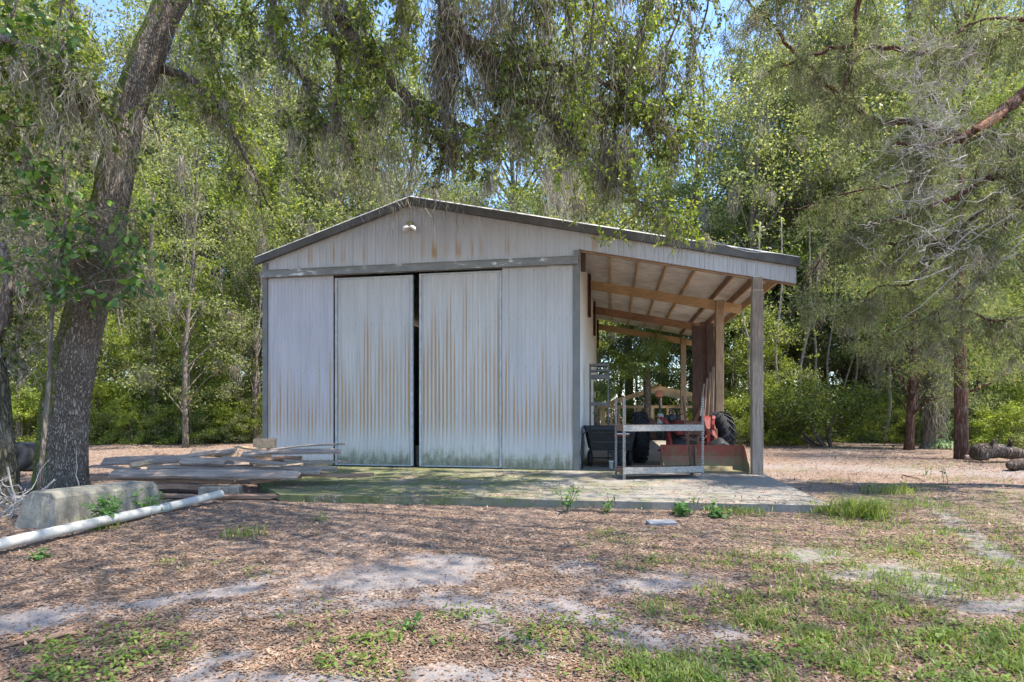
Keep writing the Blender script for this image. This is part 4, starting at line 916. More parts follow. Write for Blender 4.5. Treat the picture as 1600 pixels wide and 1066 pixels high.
# --- overhead canopy of the oak (out of frame above, dapples the ground)
r = np.random.default_rng(21); cc_ = []
cen = []
while len(cen) < 84:
    x, y, z = r.uniform(-6,18), r.uniform(.5,9.2), r.uniform(10.8,15.5)
    if len(cen) < 12: x, y = r.uniform(-11,6), r.uniform(9,17)
    if z < CAMH+F**0*(640+25)/F*y+.9 and y > 9: z = CAMH+(665/F)*y+.9+r.uniform(0,2)
    cen.append((x,y,z))
s = Spray(950); hub = np.array([-4.5,11,11.3])
for c0 in cen:
    c0 = np.array(c0); pa = smooth_path([L0(hub), L0((hub+c0)/2+np.array([0,0,.8])), L0(c0)], 8)
    pa = [p+r.normal(size=3)*.25 for p in pa]; s.mb.tube(pa, np.linspace(.045,.012,9), 5, cap=False)
    n = 620; p = r.normal(size=(n,3))*np.array([.85,.85,.5])+np.array(L0(c0)); cc_.append(p)
cc_ = np.concatenate(cc_)
co = s.mb.build('crown_limb', BL2, oak); face_mesh('crown', leaves(cc_, .13, .55, .2, r=r), GR['oak'], oak)
# --- woodland tree kinds
def tree_kind(seed, H, z0, R, nl, L, ratio, lm, ncl=34, clr=.85, trunk_r=.16, bark=BF, moss=0, lean=.5, droop=.3, shape='round'):
    r = np.random.default_rng(seed); root = bpy.data.objects.new('tree_kind', None)
    mb = MB(); lx, ly = r.normal(size=2)*lean
    tpth = smooth_path([(0,0,-.1),(lx*.3+r.normal()*.1,ly*.3,H*.3),(lx*.5+r.normal()*.25,ly*.7+r.normal()*.2,H*.6),(lx,ly,H*.92)], 26)
    mb.tube(tpth, trunk_r*np.interp(np.linspace(0,1,27),[0,.04,.5,1],[1.35,1,.65,.18]), 10, noise=.05, seed=seed)
    cen = []
    for k in range(ncl):
        f = (k+r.random())/ncl; z = z0+(H-z0)*f; 
        prof_r = R*(math.sin(math.pi*min(1,.18+.82*f))**.7 if shape == 'round' else (1-f)**.7+.12)
        a = r.random()*2*math.pi+k*2.4; rr = prof_r*math.sqrt(r.uniform(.12,1))
        tx, ty = np.interp(z, [q[2] for q in tpth], [q[0] for q in tpth]), np.interp(z, [q[2] for q in tpth], [q[1] for q in tpth])
        c0 = np.array([tx+rr*math.cos(a), ty+rr*math.sin(a), z]); cen.append(c0)
        b = np.array(tpth[min(26, max(3, int(26*max(.05, (z-rr*.6))/H)))]); mid = (b+c0)/2+np.array([0,0,.25*rr*.5])
        mb.tube(smooth_path([b, mid, c0], 6), np.linspace(trunk_r*.28,trunk_r*.06,7), 5, cap=False)
    cen = np.array(cen); n_each = nl//ncl
    sub = np.repeat(cen, 6, 0)+r.normal(size=(ncl*6,3))*clr*.62*np.array([1,1,.6])
    pc = np.repeat(sub, n_each//6, 0); sz = clr*.34
    pc = pc+r.normal(size=pc.shape)*sz*np.array([1,1,.55])
    parts = [('trunk', mb), ]
    tr = mb.build('trunk', bark, root, True)
    f = face_mesh('crown', leaves(pc, L, ratio, droop, r=r), lm, root)
    if moss:
        mm = []
        for k in range(moss):
            c0 = cen[r.integers(ncl)]+r.normal(size=3)*clr*.5; mm.append(moss_cluster(r, c0, int(r.integers(14,40)), .12, r.uniform(.6,2.0), .035, .05))
        face_mesh('spanish_moss', np.concatenate(mm), GR['moss'], root)
    sc.collection.objects.link(root); return root
KI = dict(
 oakA=tree_kind(1, 19, 5, 4.6, 17500, .17, .5, GR['far'], 46, 1.05, .26, moss=46, lean=.8),
 oakB=tree_kind(2, 21, 6, 4.2, 17500, .17, .5, GR['far'], 44, 1.05, .24, moss=40, lean=1.0),
 slim=tree_kind(3, 16, 3.5, 2.8, 13000, .15, .5, GR['bright'], 34, .85, .13, moss=14, lean=.7),
 slimB=tree_kind(4, 14, 2.2, 2.6, 12000, .15, .45, GR['far'], 34, .8, .12, moss=18, lean=.7),
 young=tree_kind(5, 8, .9, 2.5, 8500, .13, .5, GR['bright'], 30, .65, .07, lean=.4),
 youngB=tree_kind(6, 7, .5, 2.3, 8000, .13, .45, GR['far'], 28, .65, .06, lean=.4),
 bush=tree_kind(7, 2.9, .15, 1.8, 4600, .12, .5, GR['bright'], 22, .42, .035, lean=.2),
 bushB=tree_kind(8, 2.3, .1, 1.7, 4300, .11, .5, GR['far'], 22, .40, .035, lean=.2),
 fern=tree_kind(9, 17, 2.6, 3.6, 25000, .22, .13, GR['cyp'], 52, .95, .19, bark=BC, moss=16, lean=.3, droop=.5),
 cedar=tree_kind(10, 15, 2.0, 3.2, 24000, .20, .12, GR['cedar'], 52, .9, .18, bark=BC, moss=10, lean=.3, droop=.6),
)
used = set()
INFO = {
 'oakA':('woodland_tree','tree','tall moss-draped oak'), 'oakB':('woodland_tree','tree','tall woodland tree hung with grey moss'),
 'slim':('slender_tree','tree','slender bright green tree'), 'slimB':('slender_tree','tree','slender grey-green tree'),
 'young':('young_tree','young tree','young bright green tree'), 'youngB':('young_tree','young tree','young grey-green tree leafy to the ground'),
 'bush':('shrub','shrub','bright green undergrowth shrub'), 'bushB':('shrub','shrub','low grey-green undergrowth shrub'),
 'fern':('feathery_tree','tree','feathery pale green tree'), 'cedar':('cedar_tree','tree','dark feathery cedar')}
def plant(kind, x, y, sc_=1.0, where='', rz=None, z=None):
    src = KI[kind]
    if kind in used: o = copy_tree(src)
    else: o = src; used.add(kind)
    nm, cat, txt = INFO[kind]; o.name = nm
    o.location = (x, y, float(ground_h(np.array([x]),np.array([y]))[0]) if z is None else z); o.rotation_euler = (0,0, random.uniform(0,6.28) if rz is None else rz); o.scale = (sc_, sc_, sc_*random.uniform(.92,1.08))
    tag(o, f'{txt} {where}', cat, f'{cat}s {where}'); return o
def upl(kind, u, Y, s_=1.0, where=''):
    if kind in ('oakA','oakB') and where in (WL, WR) and Y < 36: Y += 6; s_ *= 1.15
    if kind == 'fern' and Y < 28: Y += 3
    if kind in ('young','youngB') and Y < 31: Y -= 1.0
    return plant(kind, (u-800)/F*Y, Y, s_, where)
WL, WC, WR, WF = 'in the woods left of the shed', 'in the woods behind the shed roof', 'in the woods to the right of the lean-to', 'deep in the woods seen under the lean-to'
# left side
for kd, u, Y, s_ in (('oakA',-60,27,1),('slimB',30,24,1),('slim',110,27,.9),('oakB',240,29,1),('slim',330,27,1),('slimB',290,24,.95),('oakA',420,31,1.05),('slim',180,31,1.1),('oakB',60,34,1.1),('oakA',350,37,1.1),('slimB',400,26,.8),
                     ('oakB',-180,32,1),('oakA',150,40,1.2),('oakB',260,44,1.2),('oakA',20,45,1.3),('oakB',420,45,1.2)): upl(kd,u,Y,s_,WL)
for kd, u, Y, s_ in (('young',150,28,.8),('youngB',215,29,1),('young',290,31,1),('youngB',350,30,1.05),('young',395,28.5,.8),('youngB',30,27,1),('young',-40,25,1),('youngB',100,32,1.1),('young',240,34,1.1),('youngB',310,36,1.2),('young',180,35,1.2),('youngB',400,36,1.2),('young',60,37,1.3),('youngB',0,34,1.2)): upl(kd,u,Y,s_,WL)
for kd, u, Y, s_ in (('bush',165,28,.9),('bushB',200,27.5,.8),('bush',235,29,.9),('bushB',270,29.5,.9),('bush',310,30,.9),('bushB',345,29,.9),('bush',385,29,.8),('bushB',25,26,1),('bush',-20,25,1.1),('bush',60,29,1.1),('bushB',110,30,1),('bush',140,31,1.1),('bushB',215,32,1),('bush',290,33,1.1),('bushB',365,33,1),('bush',405,31,1)): upl(kd,u,Y,s_,WL)
# behind the shed
for kd, u, Y, s_ in (('oakA',480,35,1),('slim',540,33,1),('slimB',610,34,.95),('oakB',690,42,.85),('slim',740,34,.85),('slimB',800,33,.85),('oakB',890,36,.85),('oakA',1130,42,.75),('slim',960,40,1.1),('oakB',560,42,1.1),('slimB',850,38,1),('oakB',470,44,1.2),('slim',1030,40,.95)): upl(kd,u,Y,s_,WC)
for kd, u, Y, s_ in (('oakB',640,30.5,.9),('oakA',860,31.5,.98),('oakA',985,43,1.3),('oakB',1080,44,1.25),('oakB',1190,31,1.0),('slim',1100,39,1.2),('oakA',1250,33,1.15),('oakB',520,30.5,1.05),('slim',780,31,.85)): upl(kd,u,Y,s_,WC)
# under the lean-to
for kd, u, Y, s_ in (('young',930,36,1),('youngB',975,38,1.1),('young',1040,38,1),('youngB',1090,36,1),('youngB',900,42,1.3),('young',1000,44,1.3),('bush',930,34,1),('bushB',985,35,1),('bush',1060,34.5,1),('bushB',1020,36,1.1),('youngB',1060,44,1.3)): upl(kd,u,Y,s_,WF)
# right side
for kd, u, Y, s_ in (('slim',1165,34,1.1),('fern',1230,36,1.25),('slimB',1290,35,1.2),('oakA',1200,38,1),('fern',1370,27,.95),('cedar',1420,22,.85),('fern',1520,24,.95),('slim',1460,31,1.1),('oakB',1330,36,1.05),('oakA',1480,40,1.1),('fern',1610,28,1),('slimB',1560,33,1.1),('oakB',1650,36,1.1),('slimB',1140,41,1.2),('cedar',1700,24,1),('oakA',1600,46,1.3),('oakB',1400,46,1.2),('oakA',1270,46,1.05)): upl(kd,u,Y,s_,WR)
for kd, u, Y, s_ in (('young',1140,29,.9),('youngB',1190,28,.9),('youngB',1340,31,.95),('young',1390,33,1),('youngB',1440,30,.8),('young',1490,29,.75),('youngB',1550,27,.8),('young',1600,25,.8),('youngB',1230,33,1.1),('young',1290,36,1.2),('youngB',1380,38,1.3),('young',1470,38,1.3),('youngB',1580,36,1.2),('young',1660,29,1)): upl(kd,u,Y,s_,WR)
for kd, u, Y, s_ in (('bush',1145,26.5,.8),('bushB',1180,27,.9),('bush',1225,26.5,.85),('bushB',1255,26,.8),('bush',1380,27,.7),('bushB',1410,29,1),('bush',1470,28,.9),('bushB',1530,24.5,.8),('bush',1575,23.5,.85),('bush',1610,21.5,.7),('bushB',1350,33,1),('bush',1430,34,1.1),('bushB',1500,33,1.1),('bush',1555,29,1.1),('bushB',1625,26,1.1)): upl(kd,u,Y,s_,WR)
# far wall of trees closing the woods: large in number, each its own thing
for k in range(26):
    x = -75+150*(k+.5)/26; plant('oakA' if k%2 else 'oakB', x+random.uniform(-1,1), 58+random.uniform(-4,6), 1.15, 'on the far side of the woods')
for k in range(34):
    x = -62+124*(k+.5)/34; plant('young' if k%2 else 'youngB', x+random.uniform(-1,1), 50+random.uniform(-4,4), 1.6, 'on the far side of the woods')
for kd, u, Y, s_ in (('oakB',1260,35,1.4),('oakA',1350,37,1.45),('oakB',1440,36,1.4),('oakA',1530,38,1.5),('oakB',1620,36,1.4),('fern',1700,32,1.4),('oakA',1200,40,1.3)): plant(kd, (u-800)/F*Y, Y, s_, WR)
for kd, u, Y, s_ in (('bush',150,27.0,1),('bush',188,26.6,.75),('bush',222,27.6,1.05),('bushB',258,27.2,.8),('bush',292,27.8,1),('bush',330,27.4,.85),('bush',362,28,1.05),('bush',398,27.6,.8),('bush',44,24.5,.9),('young',168,28.6,.6),('young',262,28.8,.65),('young',345,28.6,.6)): plant(kd, (u-800)/F*Y, Y, s_, WL)
for kd, u, Y, s_ in (('bush',142,25.8,.55),('bushB',175,26.0,.6),('bush',206,25.6,.5),('bushB',240,26.2,.65),('bush',276,26.2,.6),('bushB',312,26.0,.55),('bush',346,26.4,.65),('bushB',378,26.2,.6),('bush',404,26.6,.6),('bush',20,24,.8),('bush',60,25,.6)): plant(kd, (u-800)/F*Y, Y, s_, WL)
for kd, u, Y, s_ in (('bush',1320,27.5,.6),('bushB',1362,27,.5),('bush',1425,25.5,.5),('bushB',1480,24.8,.55),('bush',1535,22.4,.55),('bush',1580,21.5,.6),('bushB',1620,20.5,.6),('bush',1235,24.9,.55),('bushB',1150,24.4,.55)): plant(kd, (u-800)/F*Y, Y, s_, WR)
for kd, u, Y, s_ in (('bush',1168,24.8,.75),('bush',1205,25.6,.9),('bush',1345,29,1.0),('bush',1395,28,.9),('young',1195,27,.55)): plant(kd, (u-800)/F*Y, Y, s_, WR)
for kd, u, Y, s_ in (('oakB',330,39,1.55),('oakA',40,41,1.6),('oakA',220,42,1.6),('oakB',-20,42,1.6)): plant(kd, (u-800)/F*Y, Y, s_, WL)
for kd, u, Y, s_ in (('oakA',560,39,1.4),('oakB',900,41,1.4),('oakA',810,42,1.35),('oakB',470,40,1.5)): plant(kd, (u-800)/F*Y, Y, s_, WC)
for kd, u, Y, s_ in (('oakB',1480,41,1.65),('oakA',1570,42,1.65),('oakB',1270,42,1.6),('oakA',1390,43,1.65),('fern',1500,30,1.45),('fern',1330,32,1.4)): plant(kd, (u-800)/F*Y, Y, s_, WR)
for kd, u, Y, s_ in (('oakB',60,37,1.4),('oakA',150,39,1.45),('oakB',260,38,1.35),('oakA',400,38,1.3),('oakB',-60,38,1.4)): plant(kd, (u-800)/F*Y, Y, s_, WL)
# named trunks at the right
tr = empty('bare_cedar', Gp(1502,718), 'straight reddish-brown trunk standing beside the rotten log at right', 'tree')
mb = MB(); mb.tube(smooth_path([(0,0,-.1),(0,0,.3),(-.02,0,2.5),(0,.1,6),(.2,.2,10)], 40), np.interp(np.linspace(0,1,41),[0,.05,.5,1],[.27,.21,.17,.08]), 20, noise=.05, seed=8)
mb.tube([(0,0,2.0),(.5,-.3,2.3),(1.2,-.4,2.7)], [.05,.04,.02], 6); mb.build('trunk', BC, tr, True)
r = np.random.default_rng(31); cl = []
for k in range(46):
    z = r.uniform(2.4,9.5); a = r.uniform(0,6.28); q = r.uniform(.6,2.6); cl.append(np.array([q*math.cos(a),q*math.sin(a),z])+r.normal(size=(330,3))*np.array([.5,.5,.16]))
face_mesh('crown', leaves(np.concatenate(cl), .17, .14, .4, r=r), GR['cyp'], tr)
tr = empty('moss_hung_tree', Gp(1450,701), 'crooked trunk thickly hung with grey moss at the edge of the right woods', 'tree')
mb = MB(); mb.tube(smooth_path([(0,0,-.1),(.05,0,.8),(.2,0,2.2),(.12,.1,4),(.3,.2,8)], 40), np.interp(np.linspace(0,1,41),[0,.06,.5,1],[.42,.24,.18,.10]), 18, noise=.08, seed=4); mb.build('trunk', BF, tr, True)
mm = [moss_cluster(r, np.array([.15+r.normal()*.12,-.1+r.normal()*.12,z]), 40, .13, 1.4, .025, .06) for z in np.linspace(1.2,5.5,22)]; face_mesh('spanish_moss', np.concatenate(mm), GR['moss'], tr)
cl = [np.array([r.normal()*1.3,r.normal()*1.3,r.uniform(4.5,8.5)])+r.normal(size=(300,3))*.45 for k in range(30)]; face_mesh('crown', leaves(np.concatenate(cl), .14, .45, .3, r=r), GR['far'], tr)
for (u, vb, u2, v2, rr, lab) in ((1372,688,1366,560,.13,'thin leaning trunk beyond the multi-stemmed bush at right'),(1468,698,1480,520,.20,'stout grey trunk just behind the moss-hung trunk at right'),
        (222,678,250,600,.07,'thin brown leaning stem in the undergrowth left of the shed'),(204,676,190,590,.06,'thin brown stem leaning left in the undergrowth near the oak trunk'),
        (287,672,289,300,.13,'straight dark bare trunk rising behind the left corner of the shed'),(378,660,395,560,.09,'crooked dark sapling stem close to the shed left corner'),
        (262,668,268,560,.08,'dark slim stem beside the straight bare trunk left of the shed'),(240,690,236,430,.16,'dark trunk wrapped in leaves between oak and shed'),(1282,660,1290,500,.11,'dark slim trunk rising out of the multi-stemmed bush')):
    b = Gp(u, vb) if vb > 672 else Gp(u, 672); Yb = b.y; tr = empty('bare_tree', b, lab, 'tree trunk'); e = W(u2,v2,Yb)-b; mb = MB()
    pp = smooth_path([(0,0,-.1),(e*.5)+Vector((.08,0,0)),e,e*1.5+Vector((.2,0,0))], 20); mb.tube(pp, np.linspace(rr*1.15,rr*.5,21), 10, noise=.08); mb.build('trunk', BF, tr, True)
    s = Spray(int(u)); s.twigs(pp, .012, 9, 1.2, 8, .5, .05, .3); s.mb.build('branch', BF, tr); s.leafmesh('foliage', GR['far'], .13, .5, tr)
# thin pale stems standing along the wood edge
r = np.random.default_rng(71); stem0 = None
for (us, Yr, where) in ((np.linspace(148,404,15), (26.5,31), 'left woods'), (np.linspace(1165,1590,18), (25.5,31), 'right woods')):
    for u in us:
        Yb = r.uniform(*Yr); u = u+r.normal()*8
        if stem0 is None:
            o = empty('thin_stem', Vector((0,0,0)), 'x', 'tree'); stem0 = o; pth = smooth_path([(0,0,-.1),(.15,.05,1.6),(.05,.1,3.6),(.5,.1,6.2),(.7,.2,9)], 24)
            mb = MB(); mb.tube(pth, np.linspace(.075,.025,25), 7, noise=.1); mb.build('trunk', simple('pale_stem_bark', (.27,.23,.185), .9, .35, 9), o, True)
            s = Spray(1234); s.twigs(pth, .012, 9, 1.3, 4, .5, .07, .2, -.02, .3); s.mb.build('branch', BF, o); s.leafmesh('foliage', GR['bright'], .12, .5, o)
        else: o = copy_tree(stem0)
        o.location = ((u-800)/F*Yb, Yb, 0); o.rotation_euler = (r.normal()*.06, r.normal()*.06, r.uniform(0,6.28)); o.scale = (1,1,r.uniform(.7,1.2))
        tag(o, f'thin pale sapling stem among the undergrowth at the edge of the {where}', 'sapling', f'thin saplings at the edge of the {where}')
# multi-stemmed dark bush
bs = empty('multi_stemmed_bush', Gp(1285,699), 'dense dark green bush on several leaning stems beside the sandy track', 'bush'); r = np.random.default_rng(44); cl = []
for k, (dx, dy) in enumerate(((-.9,.2),(-.5,-.2),(-.1,.3),(.4,-.1),(.7,.4),(-1.3,.4))):
    mb = MB(); mb.tube(smooth_path([(dx*.3+.2,dy*.3,0),(dx*.8-.1,dy,.7),(dx*1.7,dy*1.6,1.9)], 10), np.linspace(.08,.03,11), 8, noise=.1); mb.build('stem', BL2, bs, True)
for k in range(60):
    c0 = np.array([r.uniform(-2.2,1.9), r.uniform(-1.1,1.3), r.uniform(.55,2.7)]); c0[2] *= 1-.09*c0[0]**2*.6; cl.append(c0+r.normal(size=(170,3))*np.array([.28,.28,.17]))
face_mesh('crown', leaves(np.concatenate(cl), .125, .5, .3, r=r), GR['oak'], bs)
# --- cedar limbs coming in from the right, trunk outside the picture
cd = empty('overhanging_cedar', Vector((13.2,10.8,0)), 'old cedar reaching in from the right with red-barked limbs and feathery sprays', 'tree'); c0 = cd.location.copy()
mb = MB(); mb.tube(smooth_path([(0,0,-.1),(.1,0,3),(0,.2,7),(-.2,.1,12)], 30), np.linspace(.42,.2,31), 18, noise=.06); mb.build('trunk', BC, cd, True)
def C0(p): return Vector(p)-c0
cl_ = [([(1830,100,10.8),(1700,110,10.8),(1610,140,10.8),(1560,180,10.8),(1500,215,10.8),(1440,232,10.7),(1400,220,10.7)], .17,.03,10),
 ([(1830,260,10.8),(1700,262,10.8),(1600,272,10.8),(1550,278,10.7),(1490,310,10.7),(1420,335,10.6),(1350,352,10.6)], .10,.012,16),
 ([(1830,-60,10.8),(1640,-60,11),(1440,-40,11.2),(1350,-10,11.4),(1335,70,11.4),(1320,130,11.4),(1310,170,11.4)], .09,.015,12),
 ([(1700,-20,11),(1560,60,11.3),(1440,80,11.6),(1330,70,12),(1260,90,12),(1200,110,12)], .07,.015,14),
 ([(1500,215,10.8),(1420,190,11.4),(1370,190,12),(1310,150,12),(1250,90,12),(1200,30,12),(1150,-10,12)], .07,.02,14),
 ([(1830,260,10.8),(1700,330,10.8),(1620,300,10.8),(1590,330,10.8),(1540,400,10.8),(1528,440,10.8)], .05,.012,10),
 ([(1600,272,10.8),(1480,370,11.3),(1400,380,11.5),(1330,370,12),(1270,420,12),(1250,470,12)], .04,.010,12),
 ([(1700,-20,11),(1500,-60,11.3),(1300,-60,11.6),(1220,-20,11.8),(1170,30,12)], .05,.015,16),
 ([(1600,272,10.8),(1540,210,11.8),(1430,280,12.2),(1330,300,12.6),(1240,330,13)], .05,.010,14),
 ([(1830,400,10.8),(1700,430,10.8),(1640,480,10.8),(1560,500,10.9),(1480,480,11),(1420,520,11)], .05,.010,12),
 ([(1700,110,10.8),(1620,40,10.8),(1540,30,10.6),(1480,60,10.6)], .05,.010,8),
 ([(1480,370,11.3),(1430,440,11.6),(1370,450,12),(1340,480,12)], .03,.01,8)]
for i, (pp, r0, r1, ns) in enumerate(cl_):
    path = smooth_path([C0(W(*q)) for q in pp], 7*len(pp)); s = Spray(600+i); path = [p+s.r.normal(size=3)*.02 for p in path]; s.mb.tube(path, np.linspace(r0, r1, len(path)), 9, noise=.10, seed=i)
    vis = [p for p in path if (p[0]+c0.x)/(p[1]+c0.y) < .95]
    s.twigs(vis, .011, int(ns*1.7), 1.0, 10, .40, .020, .0, .16)
    lo = s.mb.build('limb', BC if i != 5 else BL2, cd, True)
    # sprays: several narrow leaflets at every leaf point
    c_ = np.array(s.c); c_ = np.repeat(c_, 2, 0)+s.r.normal(size=(len(c_)*2,3))*.035; d_ = np.repeat(np.array(s.d), 2, 0)
    face_mesh('foliage', leaves(c_, .085, .16, .35, dirs=d_*.8, r=s.r), GR['cedar'], lo)
    mm = [moss_cluster(s.r, s.b[s.r.integers(len(s.b))], 22, .08, s.r.uniform(.3,.9), .014, .12) for k in range(int(ns*.8))]; face_mesh('spanish_moss', np.concatenate(mm), GR['moss'], lo)
mb = MB(); a, b = C0(W(1480,222,10.62)), C0(W(1572,172,10.62)); mid = a.lerp(b,.5)-Vector((0,0,.12))
mb.tube([a.lerp(b,.45), a.lerp(b,.55)-Vector((0,0,.06)), a.lerp(b,.8)-Vector((0,0,.05)), b], [.01,.06,.075,.03], 8, noise=.25, seed=3); mb.build('torn_wood', simple('fresh_torn_wood',(.30,.14,.08),.85,.4,12), cd)
# bleached bare twigs: dead limb of the cedar
s = Spray(777); r = s.r
for k in range(170):
    u, v = r.normal(1445,42), r.uniform(60,420); base = np.array(C0(W(u+30,v,10.6+r.normal()*.5)))
    w_ = walk(r, base, (-.8,r.normal()*.4,.25*r.normal()), r.uniform(.4,.9), 8, -.02, .42); s.mb.tube(w_, np.linspace(.008,.003,9), 4, cap=False)
    for q in range(6):
        b2 = w_[r.integers(2,9)]; s.mb.tube(walk(r, b2, nrm(r.normal(size=3))+np.array([-.3,0,.1]), r.uniform(.15,.5), 5, -.03, .4), np.linspace(.006,.0025,6), 3, cap=False)
for k in range(14):
    pth = walk(r, np.array(C0(W(r.uniform(1480,1640),r.uniform(240,420),10.6))), (-1,0,-.35), r.uniform(1.2,2.4), 10, .03, .12); s.mb.tube(pth, np.linspace(.016,.005,11), 4, cap=False)
s.mb.build('bare_twigs', GREY, cd)
# --- palms
def frond_fan(r, base, dirv, stem, R, nb=26):
    dirv = nrm(np.array(dirv,float)); tip = base+dirv*stem; side = nrm(np.cross(dirv,[0,0,1.0])); upn = np.cross(side,dirv); out = []
    for k in range(nb):
        a = (k/(nb-1)-.5)*math.pi*1.35; d = dirv*math.cos(a)+side*math.sin(a); d = nrm(d+r.normal(size=3)*.05); sd = nrm(np.cross(d, upn)); L = R*(1-.25*abs(a)/2)*r.uniform(.9,1.1)
        w = .035; m_ = tip+d*L*.6; e = tip+d*L-np.array([0,0,L*.32])
        out.append([tip, m_-sd*w, e, m_+sd*w])
    return out, tip
def palm(name, loc, H, n, R, stem, label, cat, seed):
    r = np.random.default_rng(seed); p_ = empty(name, loc, label, cat); mb = MB()
    if H > .6:
        mb.tube([(0,0,-.1),(.05,0,H*.5),(0,0,H)], [.2,.16,.17], 14, noise=.12); mb.build('trunk', BF, p_)
    q = []; mb = MB()
    for k in range(n):
        a = r.uniform(0,6.28); el = r.uniform(-.35,1.2); d = (math.cos(a)*math.cos(el), math.sin(a)*math.cos(el), math.sin(el)); base = np.array([0,0,H]); f, tip = frond_fan(r, base, d, stem*r.uniform(.7,1.2), R); q += f; mb.tube([base, tip], [.018,.012], 5)
    mb.build('frond_stem', GR['palm'], p_); face_mesh('fronds', np.array(q), GR['palm'], p_)
palm('cabbage_palm', Vector(((1010-800)/F*26.5,26.5,0)), 3.4, 20, .95, 1.0, 'cabbage palm with drooping fan fronds seen under the lean-to roof', 'palm', 1)
palm('palmetto', Vector(((930-800)/F*24,24,0)), 1.6, 16, .6, .9, 'low grey-green palmetto seen behind the shelf frame by the side wall', 'palm', 2)
palm('palmetto', Vector(((322-800)/F*27,27,0)), .7, 14, .6, .8, 'palmetto with upright fans at the edge of the left woods', 'palm', 3)
palm('palmetto', Vector(((298-800)/F*28,28,0)), .4, 12, .55, .7, 'smaller palmetto to the left of the upright one by the woods', 'palm', 4)
palm('palmetto', Vector(((1480-800)/F*23,23,0)), .4, 10, .5, .6, 'palmetto half hidden behind the trunks at right', 'palm', 5)
# --- ground cover
r = np.random.default_rng(55)
def scatter(n, ylo, yhi, pw=1.0, xr=1.02):
    v = VH+CAMH*F/yhi+(CAMH*F/ylo-CAMH*F/yhi)*r.random(n)**pw; y = CAMH*F/(v-VH); x = (r.uniform(-1,1,n))*xr*y*.9; return x, y
def on_slab(x, y):
    s = (x-O.x)*CO-(y-O.y)*SI; t_ = (x-O.x)*SI+(y-O.y)*CO
    yl = np.interp(x, [-3.95,4.83], [9.8,8.7]); return (x > -4.9) & (y > yl-.02) & (s < 4.15+.15*(t_<0)) | ((s>-8.3)&(s<4.15)&(t_>-.1)) 
x, y = scatter(230000, 2.9, 26, 1.2)
inside = ((x-O.x)*SI+(y-O.y)*CO > -.15) & ((x-O.x)*CO-(y-O.y)*SI > -8.4) & ((x-O.x)*CO-(y-O.y)*SI < .1)
nz = fbm2(x, y, 12, 4, .9); sm_ = sandmask(x, y); ons = on_slab(x, y)
keep = (~inside) & (r.random(len(x)) < np.clip(1.05-1.15*np.clip(sm_*1.05+(nz-.5)*2.2+(fbm2(x,y,18,3,5.0)-.5)*.9,0,1),.06,1)) & (~ons | (r.random(len(x)) < np.clip((fbm2(x,y,5,4,1.1)-.50)*5,.03,.85)*np.where(x<-1.5,1,.6)))
x, y, ons = x[keep], y[keep], ons[keep]; z = np.where(ons, .105, ground_h(x, y)+.006)
lt = face_mesh('leaf_litter', leaves(np.stack([x,y,z],1), (.023+.0031*y)*r.uniform(.6,1.3,len(x)), .45, 0, False, .75, r=r), GR['litter']); tag(lt, kind='stuff')
lt['label'] = 'brown fallen leaves scattered over the ground'; lt['category'] = 'leaf litter'
# small weeds
x, y = scatter(16000, 2.9, 24, 1.0); g = greenmask(x, y)*(.35+1.9*(fbm2(x, y, 14, 4, 1.6)-.18)); keep = (r.random(len(x)) < np.clip((g-.40)*1.1,0,.42)*(fbm2(x,y,33,3,4.5)>.49)) & ~on_slab(x, y); x, y = x[keep], y[keep]
n = 7; px = np.repeat(x, n)+r.normal(size=len(x)*n)*.045; py = np.repeat(y, n)+r.normal(size=len(x)*n)*.045; pz = ground_h(px,py)+r.uniform(.005,.05,len(px))
wd_ = face_mesh('ground_weeds', leaves(np.stack([px,py,pz],1), .031*r.uniform(.6,1.5,len(px)), .55, -.1, True, .5, r=r), GR['weed']); tag(wd_, kind='stuff')
def blades(x, y, h, w, r, spread=.35, z=None):
    n = len(x); a = r.uniform(0,6.28,n); ln = r.uniform(0,spread,n)+.1; hh = h*r.uniform(.5,1.2,n); z = ground_h(x,y) if z is None else z
    b = np.stack([x,y,z],1); d = np.stack([np.cos(a)*ln,np.sin(a)*ln,np.ones(n)],1); sd = np.stack([-np.sin(a),np.cos(a),np.zeros(n)],1)*(w/2)
    m_ = b+d*hh[:,None]*.6; e = b+d*hh[:,None]; e[:,:2] += np.stack([np.cos(a),np.sin(a)],1)*(ln*hh*.9)[:,None]; e[:,2] -= ln*hh*.35
    return np.stack([b-sd, m_-sd*.8, e, m_+sd*.8, b+sd], 1)
x, y = scatter(21000, 2.9, 34, .9); g = greenmask(x, y)*(.3+2.2*(fbm2(x, y, 15, 4, 2.1)-.2))*np.clip((x/y*F+800-500)/700,.1,1); keep = (r.random(len(x)) < np.clip((g-.38)*1.1,0,.45)*(fbm2(x,y,34,3,3.5)>.46)) & ~on_slab(x, y); x, y = x[keep], y[keep]
n = 7; px = np.repeat(x, n)+r.normal(size=len(x)*n)*.045; py = np.repeat(y, n)+r.normal(size=len(x)*n)*.045
gs_ = face_mesh('grass', blades(px, py, .075, .006+.0004*py.mean(), r, .7), GR['grass']); tag(gs_, kind='stuff')
